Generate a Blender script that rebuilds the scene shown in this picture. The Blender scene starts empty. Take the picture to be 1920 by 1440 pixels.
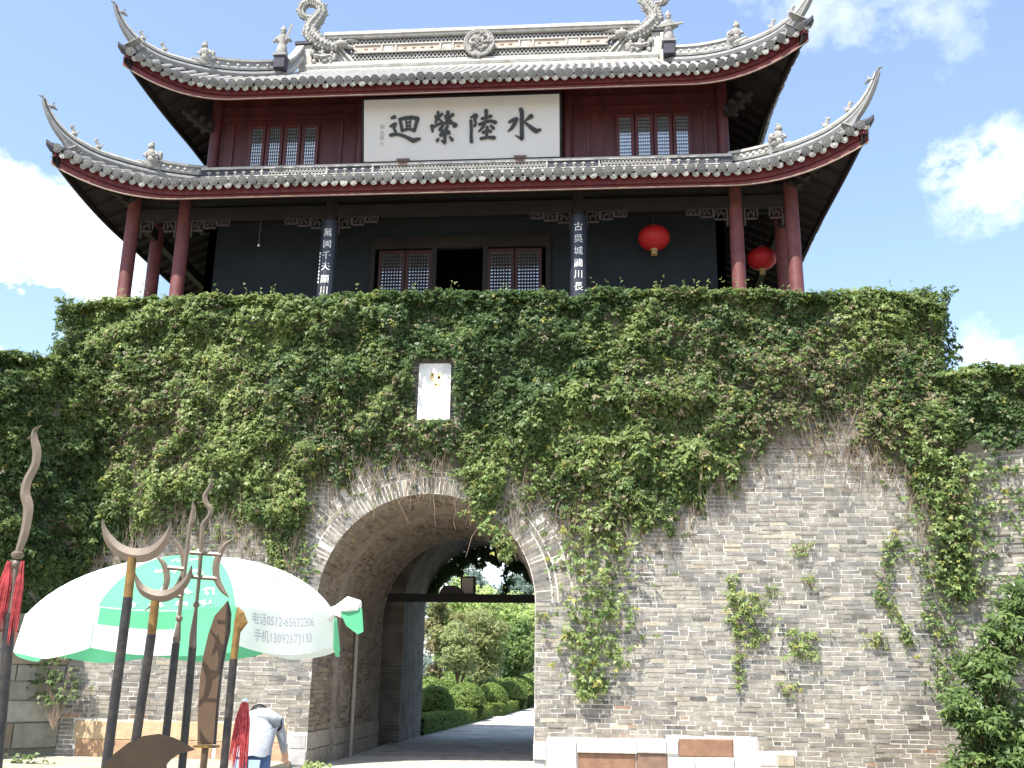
import bpy, math, random
import numpy as np
from mathutils import Vector, Matrix
random.seed(7); rng = np.random.default_rng(11)
S = bpy.context.scene
COL = S.collection
PI = math.pi

# ------------------------------------------------------------------ camera
PITCH, YAW, ROLL, CX, DIST, EYE, FPX = 16.1, 5.0, 0.9, 3.0, 18.5, 1.6, 1900.0
_p, _y, _r = (math.radians(a) for a in (PITCH, YAW, ROLL))
FW = np.array([-math.sin(_y)*math.cos(_p), math.cos(_y)*math.cos(_p), math.sin(_p)])
_rt = np.array([math.cos(_y), math.sin(_y), 0.0]); _up = np.cross(_rt, FW)
RT = _rt*math.cos(_r) + _up*math.sin(_r); UP = -_rt*math.sin(_r) + _up*math.cos(_r)
CAMP = np.array([CX, -DIST, EYE])
cam_d = bpy.data.cameras.new('camera'); cam = bpy.data.objects.new('camera', cam_d); COL.objects.link(cam)
cam_d.sensor_width = 36; cam_d.lens = FPX*36/1920; cam_d.clip_end = 3000
cam.matrix_world = Matrix(((RT[0], UP[0], -FW[0], CAMP[0]), (RT[1], UP[1], -FW[1], CAMP[1]), (RT[2], UP[2], -FW[2], CAMP[2]), (0, 0, 0, 1)))
S.camera = cam

def P(u, v, y=0.0):
    """measured point of the photograph put on the plane at depth y"""
    d = RT*((u-960)/FPX) + UP*(-(v-720)/FPX) + FW
    return CAMP + d*((y-CAMP[1])/d[1])
def PX(q):
    q = np.atleast_2d(q)-CAMP
    a, b, c = q@RT, q@UP, q@FW
    return np.c_[960+FPX*a/c, 720-FPX*b/c]

# ------------------------------------------------------------------ light, sky
SUN = Vector((-0.33, -0.55, 1.0)).normalized()
EL = math.asin(SUN.z); AZ = math.atan2(SUN.x, SUN.y)
W = bpy.data.worlds.new('World'); S.world = W; W.use_nodes = True
nt = W.node_tree; nt.nodes.clear(); N = nt.nodes.new; L = nt.links.new
out = N('ShaderNodeOutputWorld'); bg = N('ShaderNodeBackground'); bg.inputs[1].default_value = 0.15
sky = N('ShaderNodeTexSky'); sky.sky_type = 'NISHITA'; sky.sun_disc = False; sky.sun_elevation = EL; sky.sun_rotation = AZ
sky.air_density = 1.0; sky.dust_density = 1.6; sky.ozone_density = 1.6
tc = N('ShaderNodeTexCoord')
nz = N('ShaderNodeTexNoise'); nz.inputs['Scale'].default_value = 5.0; nz.inputs['Detail'].default_value = 9; nz.inputs['Roughness'].default_value = 0.62
mp = N('ShaderNodeMapping'); mp.inputs['Scale'].default_value = (1, 1, 1.25); mp.inputs['Location'].default_value = (0.35, 0.2, 0.4)
L(tc.outputs['Generated'], mp.inputs[0]); L(mp.outputs[0], nz.inputs[0])
def math_node(op, a, b=None):
    m = N('ShaderNodeMath'); m.operation = op
    for i, q in enumerate((a, b)):
        if q is None: continue
        if isinstance(q, (int, float)): m.inputs[i].default_value = q
        else: L(q, m.inputs[i])
    return m.outputs[0]
cloud = math_node('MULTIPLY', math_node('SUBTRACT', nz.outputs[0], 0.62), 1.3)      # thin scattered cloud everywhere
for u, v, rad, amp in ((-60, 590, 0.21, 2.0), (60, 450, 0.07, 1.4), (30, 640, 0.09, 1.8), (1850, 345, 0.068, 1.0), (1910, 300, 0.055, .9), (1770, 310, 0.035, .8), (1890, 670, 0.06, 0.9), (1400, -60, 0.15, 0.26), (1700, 20, 0.12, 0.24), (850, 1075, .14, 1.6)):
    d = P(u, v, 200)-CAMP; d /= np.linalg.norm(d)
    dn = N('ShaderNodeVectorMath'); dn.operation = 'DISTANCE'; dn.inputs[1].default_value = d
    L(tc.outputs['Generated'], dn.inputs[0])
    k = math_node('MULTIPLY', math_node('MAXIMUM', math_node('SUBTRACT', 1.0, math_node('DIVIDE', dn.outputs['Value'], rad)), 0.0), amp)
    k = math_node('MULTIPLY', k, math_node('ADD', math_node('MULTIPLY', math_node('SUBTRACT', nz.outputs[0], 0.47), 7.5), 0.40))
    cloud = math_node('ADD', cloud, math_node('MAXIMUM', k, 0.0))
cl = N('ShaderNodeClamp'); L(cloud, cl.inputs[0])
hz = N('ShaderNodeMixRGB'); hz.inputs[0].default_value = 0.07; L(sky.outputs[0], hz.inputs[1]); hz.inputs[2].default_value = (4.6, 5.6, 6.6, 1)   # thin summer haze over the whole sky
mx = N('ShaderNodeMixRGB'); L(cl.outputs[0], mx.inputs[0]); L(hz.outputs[0], mx.inputs[1]); mx.inputs[2].default_value = (6.4, 6.6, 6.9, 1)
L(mx.outputs[0], bg.inputs[0]); L(bg.outputs[0], out.inputs[0])
sd = bpy.data.lights.new('sun', 'SUN'); sd.energy = 5.0; sd.angle = math.radians(0.5); sd.color = (1, 0.95, 0.87)
sun = bpy.data.objects.new('sun', sd); COL.objects.link(sun); sun.rotation_euler = SUN.to_track_quat('Z', 'Y').to_euler()
S.view_settings.view_transform = 'Standard'; S.view_settings.look = 'None'; S.view_settings.gamma = 1; S.view_settings.use_curve_mapping = False
S.view_settings.exposure = 1.12
S.cycles.max_bounces = 6; S.cycles.transparent_max_bounces = 6

# ------------------------------------------------------------------ materials
def mat(name, col, rough=0.7, spec=0.3, var=0.0, scale=4.0, bump=0.0, bscale=40.0, attr=None, objcol=False, metal=0.0, transl=0.0,
        objrand=0.0, var2=0.0, scale2=0.6, col2=None, coords='Object', ior=None, stretch=None):
    m = bpy.data.materials.new(name); m.use_nodes = True
    t = m.node_tree; n = t.nodes; b = n['Principled BSDF']; lk = t.links.new
    b.inputs['Roughness'].default_value = rough; b.inputs['Specular IOR Level'].default_value = spec; b.inputs['Metallic'].default_value = metal
    if ior: b.inputs['IOR'].default_value = ior
    g = n.new('ShaderNodeNewGeometry')
    cur = None
    if attr:
        a = n.new('ShaderNodeAttribute'); a.attribute_name = attr; cur = a.outputs['Color']
    elif objcol:
        a = n.new('ShaderNodeObjectInfo'); cur = a.outputs['Color']
    else:
        a = n.new('ShaderNodeRGB'); a.outputs[0].default_value = (*col, 1); cur = a.outputs[0]
    src = g.outputs['Position']
    if stretch:
        mpn = n.new('ShaderNodeMapping'); mpn.inputs['Scale'].default_value = stretch; lk(src, mpn.inputs[0]); src = mpn.outputs[0]
    def mul(cur, amount, sc, det=6):
        z = n.new('ShaderNodeTexNoise'); z.inputs['Scale'].default_value = sc; z.inputs['Detail'].default_value = det; z.inputs['Roughness'].default_value = 0.65
        lk(src, z.inputs[0])
        r = n.new('ShaderNodeMapRange'); r.inputs[1].default_value = 0.3; r.inputs[2].default_value = 0.7
        r.inputs[3].default_value = 1-amount; r.inputs[4].default_value = 1+amount; lk(z.outputs[0], r.inputs[0])
        x = n.new('ShaderNodeVectorMath'); x.operation = 'MULTIPLY'; lk(cur, x.inputs[0]); lk(r.outputs[0], x.inputs[1])
        return x.outputs[0], z.outputs[0]
    if objrand:
        oi = n.new('ShaderNodeObjectInfo'); r = n.new('ShaderNodeMapRange'); r.inputs[3].default_value = 1-objrand; r.inputs[4].default_value = 1+objrand; lk(oi.outputs['Random'], r.inputs[0])
        x = n.new('ShaderNodeVectorMath'); x.operation = 'MULTIPLY'; lk(cur, x.inputs[0]); lk(r.outputs[0], x.inputs[1]); cur = x.outputs[0]
    if col2 is not None:
        z = n.new('ShaderNodeTexNoise'); z.inputs['Scale'].default_value = scale2*2; z.inputs['Detail'].default_value = 8; z.inputs['Roughness'].default_value = 0.7; lk(src, z.inputs[0])
        r = n.new('ShaderNodeMapRange'); r.inputs[1].default_value = 0.47; r.inputs[2].default_value = 0.68; lk(z.outputs[0], r.inputs[0])
        x = n.new('ShaderNodeMixRGB'); lk(r.outputs[0], x.inputs[0]); lk(cur, x.inputs[1]); x.inputs[2].default_value = (*col2, 1); cur = x.outputs[0]
    if var: cur, _ = mul(cur, var, scale)
    if var2: cur, _ = mul(cur, var2, scale2, 4)
    lk(cur, b.inputs['Base Color'])
    if bump:
        z = n.new('ShaderNodeTexNoise'); z.inputs['Scale'].default_value = bscale; z.inputs['Detail'].default_value = 8; z.inputs['Roughness'].default_value = 0.7; lk(src, z.inputs[0])
        bp = n.new('ShaderNodeBump'); bp.inputs['Strength'].default_value = bump; bp.inputs['Distance'].default_value = 0.02
        lk(z.outputs[0], bp.inputs['Height']); lk(bp.outputs[0], b.inputs['Normal'])
    if transl:
        tr = n.new('ShaderNodeBsdfTranslucent'); lk(cur, tr.inputs[0])
        ms = n.new('ShaderNodeMixShader'); ms.inputs[0].default_value = transl
        lk(b.outputs[0], ms.inputs[1]); lk(tr.outputs[0], ms.inputs[2]); lk(ms.outputs[0], n['Material Output'].inputs[0])
    return m
def brick_mat(name, c1, c2, mortar, axis):
    m = bpy.data.materials.new(name); m.use_nodes = True
    t = m.node_tree; n = t.nodes; lk = t.links.new; b = n['Principled BSDF']; b.inputs['Roughness'].default_value = 0.9
    g = n.new('ShaderNodeNewGeometry'); sp = n.new('ShaderNodeSeparateXYZ'); cb = n.new('ShaderNodeCombineXYZ'); lk(g.outputs['Position'], sp.inputs[0])
    lk(sp.outputs[axis[0]], cb.inputs[0]); lk(sp.outputs[axis[1]], cb.inputs[1])
    br = n.new('ShaderNodeTexBrick'); br.inputs['Scale'].default_value = 1; br.inputs['Brick Width'].default_value = 0.33; br.inputs['Row Height'].default_value = 0.088
    br.inputs['Mortar Size'].default_value = 0.008; br.inputs['Color1'].default_value = (*c1, 1); br.inputs['Color2'].default_value = (*c2, 1); br.inputs['Mortar'].default_value = (*mortar, 1)
    lk(cb.outputs[0], br.inputs[0])
    z = n.new('ShaderNodeTexNoise'); z.inputs['Scale'].default_value = 2.5; z.inputs['Detail'].default_value = 8; lk(g.outputs['Position'], z.inputs[0])
    r = n.new('ShaderNodeMapRange'); r.inputs[1].default_value = .3; r.inputs[2].default_value = .7; r.inputs[3].default_value = .6; r.inputs[4].default_value = 1.35; lk(z.outputs[0], r.inputs[0])
    x = n.new('ShaderNodeVectorMath'); x.operation = 'MULTIPLY'; lk(br.outputs[0], x.inputs[0]); lk(r.outputs[0], x.inputs[1]); lk(x.outputs[0], b.inputs['Base Color'])
    bp = n.new('ShaderNodeBump'); bp.inputs['Strength'].default_value = .6; bp.inputs['Distance'].default_value = .015; bp.invert = True; lk(br.outputs['Fac'], bp.inputs['Height']); lk(bp.outputs[0], b.inputs['Normal'])
    return m

M = {}
M['brick'] = mat('brick_clay', (0, 0, 0), .92, .15, attr='col', var=.28, scale=9, bump=.5, bscale=45, var2=.16, scale2=.9, col2=(.285, .265, .225))
M['brick1'] = mat('brick_clay_single', (0, 0, 0), .92, .15, objcol=True, var=.28, scale=9, bump=.5, bscale=45, var2=.16, scale2=.9, col2=(.285, .265, .225))
M['mortar'] = mat('lime_mortar', (.54, .52, .475), .95, .1, var=.28, scale=5, bump=.8, bscale=30, var2=.2, scale2=.7)
M['stone'] = mat('stone', (0, 0, 0), .9, .2, attr='col', var=.22, scale=6, bump=.6, bscale=28)
M['leaf'] = mat('vine_leaf', (0, 0, 0), .46, .32, attr='col', transl=.44)
M['twig'] = mat('vine_twig', (.23, .18, .135), .9, .1, var=.3, scale=5)
M['bark'] = mat('bark', (.09, .065, .045), .95, .1, var=.4, scale=8, bump=.8, bscale=20)
M['red'] = mat('red_paint', (.064, .014, .0135), .5, .35, var=.3, scale=2.2, var2=.25, scale2=.7, bump=.15, bscale=60, stretch=(3, 3, .5))
M['redcol'] = mat('column_red_paint', (.125, .040, .039), .6, .3, var=.3, scale=3, var2=.2, bump=.1, bscale=30)
M['fascia'] = mat('fascia_red_paint', (.125, .022, .022), .5, .35, var=.25, scale=3)
M['darkwood'] = mat('dark_wood', (.016, .013, .012), .7, .3, var=.3, scale=3)
M['rafter'] = mat('rafter_wood', (.018, .013, .012), .7, .3, var=.3, scale=5)
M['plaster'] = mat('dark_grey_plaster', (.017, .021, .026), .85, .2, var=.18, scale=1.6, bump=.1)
M['tile'] = mat('grey_roof_tile', (.215, .213, .208), .85, .2, objrand=.25, var=.25, scale=7, bump=.35, bscale=40, col2=(.30, .29, .26), scale2=2.0)
M['tilebed'] = mat('tile_bed', (.075, .075, .085), .9, .15, var=.25, scale=8)
M['disc'] = mat('tile_end_clay', (.185, .185, .183), .85, .2, objrand=.25, var=.22, scale=14, bump=.5, bscale=60)
M['white'] = mat('ridge_lime_plaster', (.43, .42, .39), .85, .2, var=.18, scale=6, bump=.3, bscale=30, col2=(.30, .285, .24), scale2=1.6)
M['grey'] = mat('ridge_grey_plaster', (.25, .25, .245), .85, .2, var=.2, scale=8, bump=.4, bscale=40)
M['carve'] = mat('carved_grey_stone', (.30, .292, .27), .9, .2, var=.4, scale=16, bump=.8, bscale=50)
M['navy'] = mat('ridge_dark_ground', (.06, .06, .075), .8, .2, var=.2)
M['pink'] = mat('ridge_pale_strip', (.44, .36, .30), .85, .2, var=.15)
M['board'] = mat('sign_white_lacquer', (.545, .53, .515), .45, .35, var=.05, scale=1.6, col2=(.55, .515, .48), scale2=.4)
M['ink'] = mat('sign_dark_characters', (.018, .019, .018), .4, .4)
M['wash'] = mat('faded_ink', (.30, .295, .29), .6, .3)
M['glass'] = mat('window_glass', (.34, .38, .39), .08, .9, ior=2.1, metal=.5)
M['pane'] = mat('door_glass', (.34, .38, .41), .08, .9, ior=2.1, metal=.6)
M['doorwood'] = mat('door_brown_red_paint', (.038, .013, .012), .55, .3, var=.2)
M['bars'] = mat('glazing_bar_wood', (.03, .022, .02), .6, .3)
M['couplet'] = mat('couplet_board_lacquer', (.020, .022, .030), .35, .5)
M['chalk'] = mat('white_paint', (.80, .80, .78), .6, .3)
M['lantern'] = mat('lantern_silk', (.42, .014, .016), .5, .35, var=.12, scale=10, transl=.25)
M['gold'] = mat('lantern_fringe', (.30, .21, .09), .7, .3)
M['steel'] = mat('bronzed_steel', (.135, .105, .078), .45, .4, metal=.12, var=.18, scale=6, bump=.08, bscale=30)
M['steeldark'] = mat('weathered_blade', (.11, .072, .045), .45, .4, metal=.3, var=.2, scale=5)
M['brass'] = mat('worn_brass', (.19, .11, .035), .45, .4, metal=.35, var=.35, scale=20)
M['black'] = mat('black_lacquer_shaft', (.014, .013, .015), .4, .5, var=.3, scale=20, col2=(.05, .038, .028), scale2=9, bump=.15, bscale=40)
M['tassel'] = mat('red_tassel', (.42, .07, .075), .7, .2, var=.45, scale=30)
M['cloth_w'] = mat('umbrella_white_cloth', (.80, .80, .79), .75, .2, transl=.45, var=.03, scale=2)
M['cloth_g'] = mat('umbrella_green_cloth', (.16, .56, .32), .75, .2, transl=.5, var=.05, scale=2)
M['print'] = mat('umbrella_print', (.36, .36, .43), .8, .2)
M['print_pale'] = mat('umbrella_faded_print', (.36, .36, .38), .8, .2)
M['pole'] = mat('pole_white_metal', (.62, .64, .60), .4, .5)
M['paving'] = mat('paving_stone', (0, 0, 0), .9, .2, attr='col', var=.2, scale=3, bump=.3, bscale=20)
M['earth'] = mat('earth', (.17, .15, .11), .95, .1, var=.3, scale=1.2, bump=.5, bscale=8)
M['court'] = mat('forecourt_ground', (.36, .33, .27), .95, .1, var=.22, scale=1.5, bump=.4, bscale=10, col2=(.28, .27, .2), scale2=.8)
M['lawn'] = mat('lawn_ground', (.07, .11, .03), .95, .1, var=.35, scale=3, bump=.6, bscale=12)
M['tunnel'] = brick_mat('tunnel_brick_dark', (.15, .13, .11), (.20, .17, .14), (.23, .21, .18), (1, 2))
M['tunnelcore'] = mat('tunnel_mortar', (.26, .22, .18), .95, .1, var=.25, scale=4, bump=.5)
M['brickback'] = brick_mat('rear_wall_brick', (.19, .18, .16), (.26, .24, .21), (.36, .34, .3), (0, 2))
M['brickside'] = brick_mat('flank_wall_brick', (.19, .18, .16), (.26, .24, .21), (.36, .34, .3), (1, 2))
M['iron'] = mat('dark_iron', (.03, .026, .024), .6, .4)
M['lampglass'] = mat('lamp_frosted_pane', (.33, .29, .24), .4, .5)
M['denim'] = mat('denim', (.10, .15, .27), .85, .2, var=.25, scale=12)
M['denimpale'] = mat('faded_denim', (.26, .35, .48), .85, .2, var=.2, scale=12)
M['shirt'] = mat('grey_shirt', (.33, .345, .385), .9, .15, var=.12, scale=9, bump=1.0, bscale=5)
M['skin'] = mat('skin', (.50, .30, .21), .55, .35)
M['hair'] = mat('dark_hair', (.012, .010, .009), .5, .4)
M['shoe'] = mat('shoe_leather', (.05, .045, .04), .6, .4)

# ------------------------------------------------------------------ mesh helpers
def tag(o, label=None, cat=None, group=None, kind=None):
    if label: o['label'] = label
    if cat: o['category'] = cat
    if group: o['group'] = group
    if kind: o['kind'] = kind
    return o
ORG = {}
def thing(name, label, cat, loc=(0, 0, 0), group=None):
    o = bpy.data.objects.new(name, None); COL.objects.link(o); o.location = loc; o.empty_display_size = .2
    ORG[o.name] = np.array(loc, float)
    return tag(o, label, cat, group)
def origin(p):
    z = np.zeros(3)
    while p is not None:
        z = z + np.array(p.location); p = p.parent
    return z
class MB:
    def __init__(s): s.v = []; s.f = []; s.c = []; s.hascol = False
    def add(s, vs, fs, col=None):
        b = len(s.v); s.v += [tuple(map(float, q)) for q in vs]; s.f += [tuple(i+b for i in f) for f in fs]
        if col is not None: s.hascol = True
        s.c += [(col if col is not None else (.5, .5, .5))]*len(vs)
        return s
    def obox(s, c, ax, ay, az, col=None, back=True):
        """box from centre and three half-axis vectors"""
        c, ax, ay, az = map(np.asarray, (c, ax, ay, az))
        vs = [c+i*ax+j*ay+k*az for k in (-1, 1) for j in (-1, 1) for i in (-1, 1)]
        fs = [(0, 2, 3, 1), (4, 5, 7, 6), (0, 1, 5, 4), (2, 6, 7, 3), (0, 4, 6, 2), (1, 3, 7, 5)]
        return s.add(vs, fs, col)
    def box(s, c, d, col=None, rz=0.0, rx=0.0, ry=0.0):
        R = Matrix.Rotation(rz, 3, 'Z')@Matrix.Rotation(rx, 3, 'X')@Matrix.Rotation(ry, 3, 'Y')
        return s.obox(c, np.array(R.col[0])*d[0]/2, np.array(R.col[1])*d[1]/2, np.array(R.col[2])*d[2]/2, col)
    def bar(s, p, q, w, h=None, up=(0, 0, 1), col=None):
        p, q = np.asarray(p, float), np.asarray(q, float); h = h or w
        d = q-p; n = np.linalg.norm(d)
        if n < 1e-6: return s
        d = d/n; up = np.asarray(up, float)
        if abs(d@up) > .98: up = np.array([0, 1., 0])
        x = np.cross(d, up); x /= np.linalg.norm(x); z = np.cross(x, d)
        return s.obox((p+q)/2, x*w/2, d*n/2, z*h/2, col)
    def tube(s, pts, rad, n=8, col=None, cap=True, flat=None):
        pts = [np.asarray(p, float) for p in pts]; k = len(pts)
        if isinstance(rad, (int, float)): rad = [rad]*k
        vs = []; ref = np.array([0, 0, 1.])
        for i, p in enumerate(pts):
            d = pts[min(i+1, k-1)]-pts[max(i-1, 0)]; d = d/max(np.linalg.norm(d), 1e-9)
            if i == 0:
                if abs(d@ref) > .9: ref = np.array([0, 1., 0])
                x = np.cross(d, ref)
            else: x = x-d*(x@d)
            x = x/max(np.linalg.norm(x), 1e-9); z = np.cross(x, d)
            for j in range(n):
                a = 2*PI*j/n
                q = x*math.cos(a)*rad[i]+z*math.sin(a)*rad[i]
                if flat is not None: q = q-np.asarray(flat[0])*(q@np.asarray(flat[0]))*(1-flat[1])
                vs.append(p+q)
        fs = [(i*n+j, i*n+(j+1) % n, (i+1)*n+(j+1) % n, (i+1)*n+j) for i in range(k-1) for j in range(n)]
        if cap: fs += [tuple(range(n))[::-1], tuple((k-1)*n+j for j in range(n))]
        return s.add(vs, fs, col)
    def lathe(s, prof, c, n=12, col=None, axis=None):
        c = np.asarray(c, float); k = len(prof)
        vs = []
        for r, z in prof:
            for j in range(n):
                a = 2*PI*j/n; q = np.array([r*math.cos(a), r*math.sin(a), z])
                if axis == 'y': q = np.array([q[0], q[2], q[1]])
                vs.append(c+q)
        fs = [(i*n+j, i*n+(j+1) % n, (i+1)*n+(j+1) % n, (i+1)*n+j) for i in range(k-1) for j in range(n)]
        fs += [tuple(range(n))[::-1], tuple((k-1)*n+j for j in range(n))]
        return s.add(vs, fs, col)
    def ball(s, c, r, nu=10, nv=7, col=None):
        if isinstance(r, (int, float)): r = (r, r, r)
        c = np.asarray(c, float)
        vs = [c+np.array([0, 0, -r[2]])]
        for i in range(1, nv):
            b = -PI/2+PI*i/nv
            for j in range(nu):
                a = 2*PI*j/nu; vs.append(c+np.array([r[0]*math.cos(b)*math.cos(a), r[1]*math.cos(b)*math.sin(a), r[2]*math.sin(b)]))
        vs.append(c+np.array([0, 0, r[2]])); t = len(vs)-1
        fs = [(0, 1+(j+1) % nu, 1+j) for j in range(nu)]
        for i in range(nv-2):
            for j in range(nu):
                a = 1+i*nu; fs.append((a+j, a+(j+1) % nu, a+nu+(j+1) % nu, a+nu+j))
        a = 1+(nv-2)*nu; fs += [(a+j, a+(j+1) % nu, t) for j in range(nu)]
        return s.add(vs, fs, col)
    def slab(s, poly, thick, col=None):
        """closed outline (3-D points in one plane) given a thickness vector"""
        n = len(poly); th = np.asarray(thick, float)
        vs = [np.asarray(p, float) for p in poly]+[np.asarray(p, float)+th for p in poly]
        fs = [tuple(range(n)), tuple(range(2*n-1, n-1, -1))]+[(i, i+n, (i+1) % n+n, (i+1) % n) for i in range(n)]
        return s.add(vs, fs, col)
    def grid(s, rows, col=None, closed=False):
        nr = len(rows); nc = len(rows[0])
        vs = [p for r in rows for p in r]
        fs = [(i*nc+j, i*nc+j+1, (i+1)*nc+j+1, (i+1)*nc+j) for i in range(nr-1) for j in range(nc-1)]
        return s.add(vs, fs, col)
    def mesh(s, name, m, org=(0, 0, 0), smooth=False):
        me = bpy.data.meshes.new(name)
        v = np.array(s.v) - np.asarray(org)
        me.from_pydata(v.tolist(), [], s.f)
        if s.hascol:
            a = me.attributes.new('col', 'FLOAT_COLOR', 'POINT')
            c = np.ones((len(s.c), 4), np.float32); c[:, :3] = np.array(s.c); a.data.foreach_set('color', c.ravel())
        if m: me.materials.append(m)
        if smooth:
            me.polygons.foreach_set('use_smooth', [True]*len(me.polygons))
            try: me.set_sharp_from_angle(angle=math.radians(40))
            except Exception: pass
        me.update(); return me
    def build(s, name, m, parent=None, smooth=False, kind=None):
        org = origin(parent) if parent is not None else (0, 0, 0)
        o = bpy.data.objects.new(name, s.mesh(name, m, org, smooth)); COL.objects.link(o)
        if parent is not None: o.parent = parent
        if kind: o['kind'] = kind
        return o
def place(name, me, loc, rot=None, parent=None, scale=None):
    o = bpy.data.objects.new(name, me); COL.objects.link(o)
    if parent is not None:
        o.parent = parent; loc = np.asarray(loc)-origin(parent)
    o.location = loc
    if rot is not None: o.rotation_euler = rot
    if scale is not None: o.scale = scale
    return o
def text_mesh(body, size, ext=0.0):
    c = bpy.data.curves.new('t', 'FONT'); c.body = body; c.size = size; c.align_x = 'CENTER'; c.align_y = 'CENTER'; c.extrude = ext; c.resolution_u = 2
    o = bpy.data.objects.new('t', c); COL.objects.link(o)
    dg = bpy.context.evaluated_depsgraph_get(); me = bpy.data.meshes.new_from_object(o.evaluated_get(dg))
    bpy.data.objects.remove(o); bpy.data.curves.remove(c)
    vs = [tuple(v.co) for v in me.vertices]; fs = [tuple(p.vertices) for p in me.polygons]
    bpy.data.meshes.remove(me); return vs, fs

def _hash(i, j, seed):
    n = (i*374761393 + j*668265263 + seed*974634777) & 0x7fffffff
    n = ((n ^ (n >> 13))*1274126177) & 0x7fffffff
    return ((n ^ (n >> 16)) & 0xffff)/65535.0
def vnoise(x, y, seed=0):
    x = np.asarray(x, float); y = np.asarray(y, float)
    i = np.floor(x).astype(np.int64); j = np.floor(y).astype(np.int64); u = x-i; v = y-j
    u = u*u*(3-2*u); v = v*v*(3-2*v)
    return (_hash(i, j, seed)*(1-u)+_hash(i+1, j, seed)*u)*(1-v)+(_hash(i, j+1, seed)*(1-u)+_hash(i+1, j+1, seed)*u)*v
def fbm(x, y, seed=0, o=4):
    s = 0; a = .5; t = 0
    for k in range(o):
        s = s+a*vnoise(np.asarray(x)*2**k, np.asarray(y)*2**k, seed+k*17); t += a; a *= .5
    return s/t

# ------------------------------------------------------------------ leaves
def unit(a): return a/np.maximum(np.linalg.norm(a, axis=-1, keepdims=True), 1e-9)
def leaf_arrays(c, n, size, col, k=5, spread=1.9, droop=.28, width=.30, down=None, seed=0):
    r = np.random.default_rng(seed+5); m = len(c)
    n = unit(n)
    dn = np.tile(np.array([0, 0, -1.]), (m, 1)) if down is None else down
    dn = dn+r.normal(0, .55, (m, 3)); d = unit(dn-n*np.sum(dn*n, 1, keepdims=True)); w = np.cross(n, d)
    V = np.empty((m, k, 4, 3)); Cc = np.empty((m, k, 4, 3))
    for q in range(k):
        a = (np.linspace(-spread, spread, k)[q] if k > 1 else 0)+r.normal(0, .22, m)
        e = d*np.cos(a)[:, None]+w*np.sin(a)[:, None]; f = np.cross(n, e)
        Ls = (size*r.uniform(.7, 1.15, m))[:, None]
        tilt = r.normal(0, .35, m)[:, None]
        f2 = f*np.cos(tilt)+n*np.sin(tilt)
        b = c+n*(r.normal(0, .12, m)[:, None]*Ls)
        V[:, q, 0] = b; V[:, q, 1] = b+e*.48*Ls+f2*width*Ls+n*.07*Ls
        V[:, q, 2] = b+e*Ls-n*droop*Ls; V[:, q, 3] = b+e*.48*Ls-f2*width*Ls+n*.07*Ls
        cc = col*r.uniform(.78, 1.2, (m, 1))
        Cc[:, q] = cc[:, None, :]
    return V.reshape(-1, 3), Cc.reshape(-1, 3)
def leaf_object(name, V, Cc, parent=None, material=None):
    nq = len(V)//4; me = bpy.data.meshes.new(name)
    org = origin(parent) if parent is not None else np.zeros(3)
    me.vertices.add(len(V)); me.vertices.foreach_set('co', (V-org).astype(np.float32).ravel())
    me.loops.add(nq*4); me.loops.foreach_set('vertex_index', np.arange(nq*4, dtype=np.int32))
    me.polygons.add(nq); me.polygons.foreach_set('loop_start', np.arange(0, nq*4, 4, dtype=np.int32))
    a = me.attributes.new('col', 'FLOAT_COLOR', 'POINT'); c4 = np.ones((len(V), 4), np.float32); c4[:, :3] = np.clip(Cc, 0.004, 1); a.data.foreach_set('color', c4.ravel())
    me.materials.append(material or M['leaf']); me.update(); me.validate()
    o = bpy.data.objects.new(name, me); COL.objects.link(o)
    if parent is not None: o.parent = parent
    return o
G_DARK, G_MID, G_LIGHT, G_YEL, G_DRY = (np.array(c) for c in ((.085, .140, .050), (.170, .240, .074), (.270, .345, .120), (.33, .33, .09), (.25, .215, .13)))

# ================================================================== SETTING
AX = -0.14                      # axis of the gate passage
XL, XR = -7.65, 9.40            # bastion edges
WALL_Z, DECK_Z = 8.68, 8.0
YB = 10.5
mb = MB(); mb.add([(-400, -300, -.03), (400, -300, -.03), (400, 900, -.03), (-400, 900, -.03)], [(0, 1, 2, 3)]); o = mb.build('ground', M['earth']); tag(o, kind='structure')
mb = MB(); mb.add([(-40, -40, -.012), (40, -40, -.012), (40, 0, -.012), (-40, 0, -.012)], [(0, 1, 2, 3)]); o = mb.build('forecourt', M['court']); tag(o, kind='structure')
mb = MB(); mb.add([(-120, YB, -.015), (120, YB, -.015), (120, 300, -.015), (-120, 300, -.015)], [(0, 1, 2, 3)]); o = mb.build('lawn', M['lawn']); tag(o, kind='structure')
mb = MB(); mb.box((-6.2, -1.25, .05), (7.6, 2.48, .14)); o = mb.build('raised_pavement', M['court']); tag(o, kind='structure')
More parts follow.
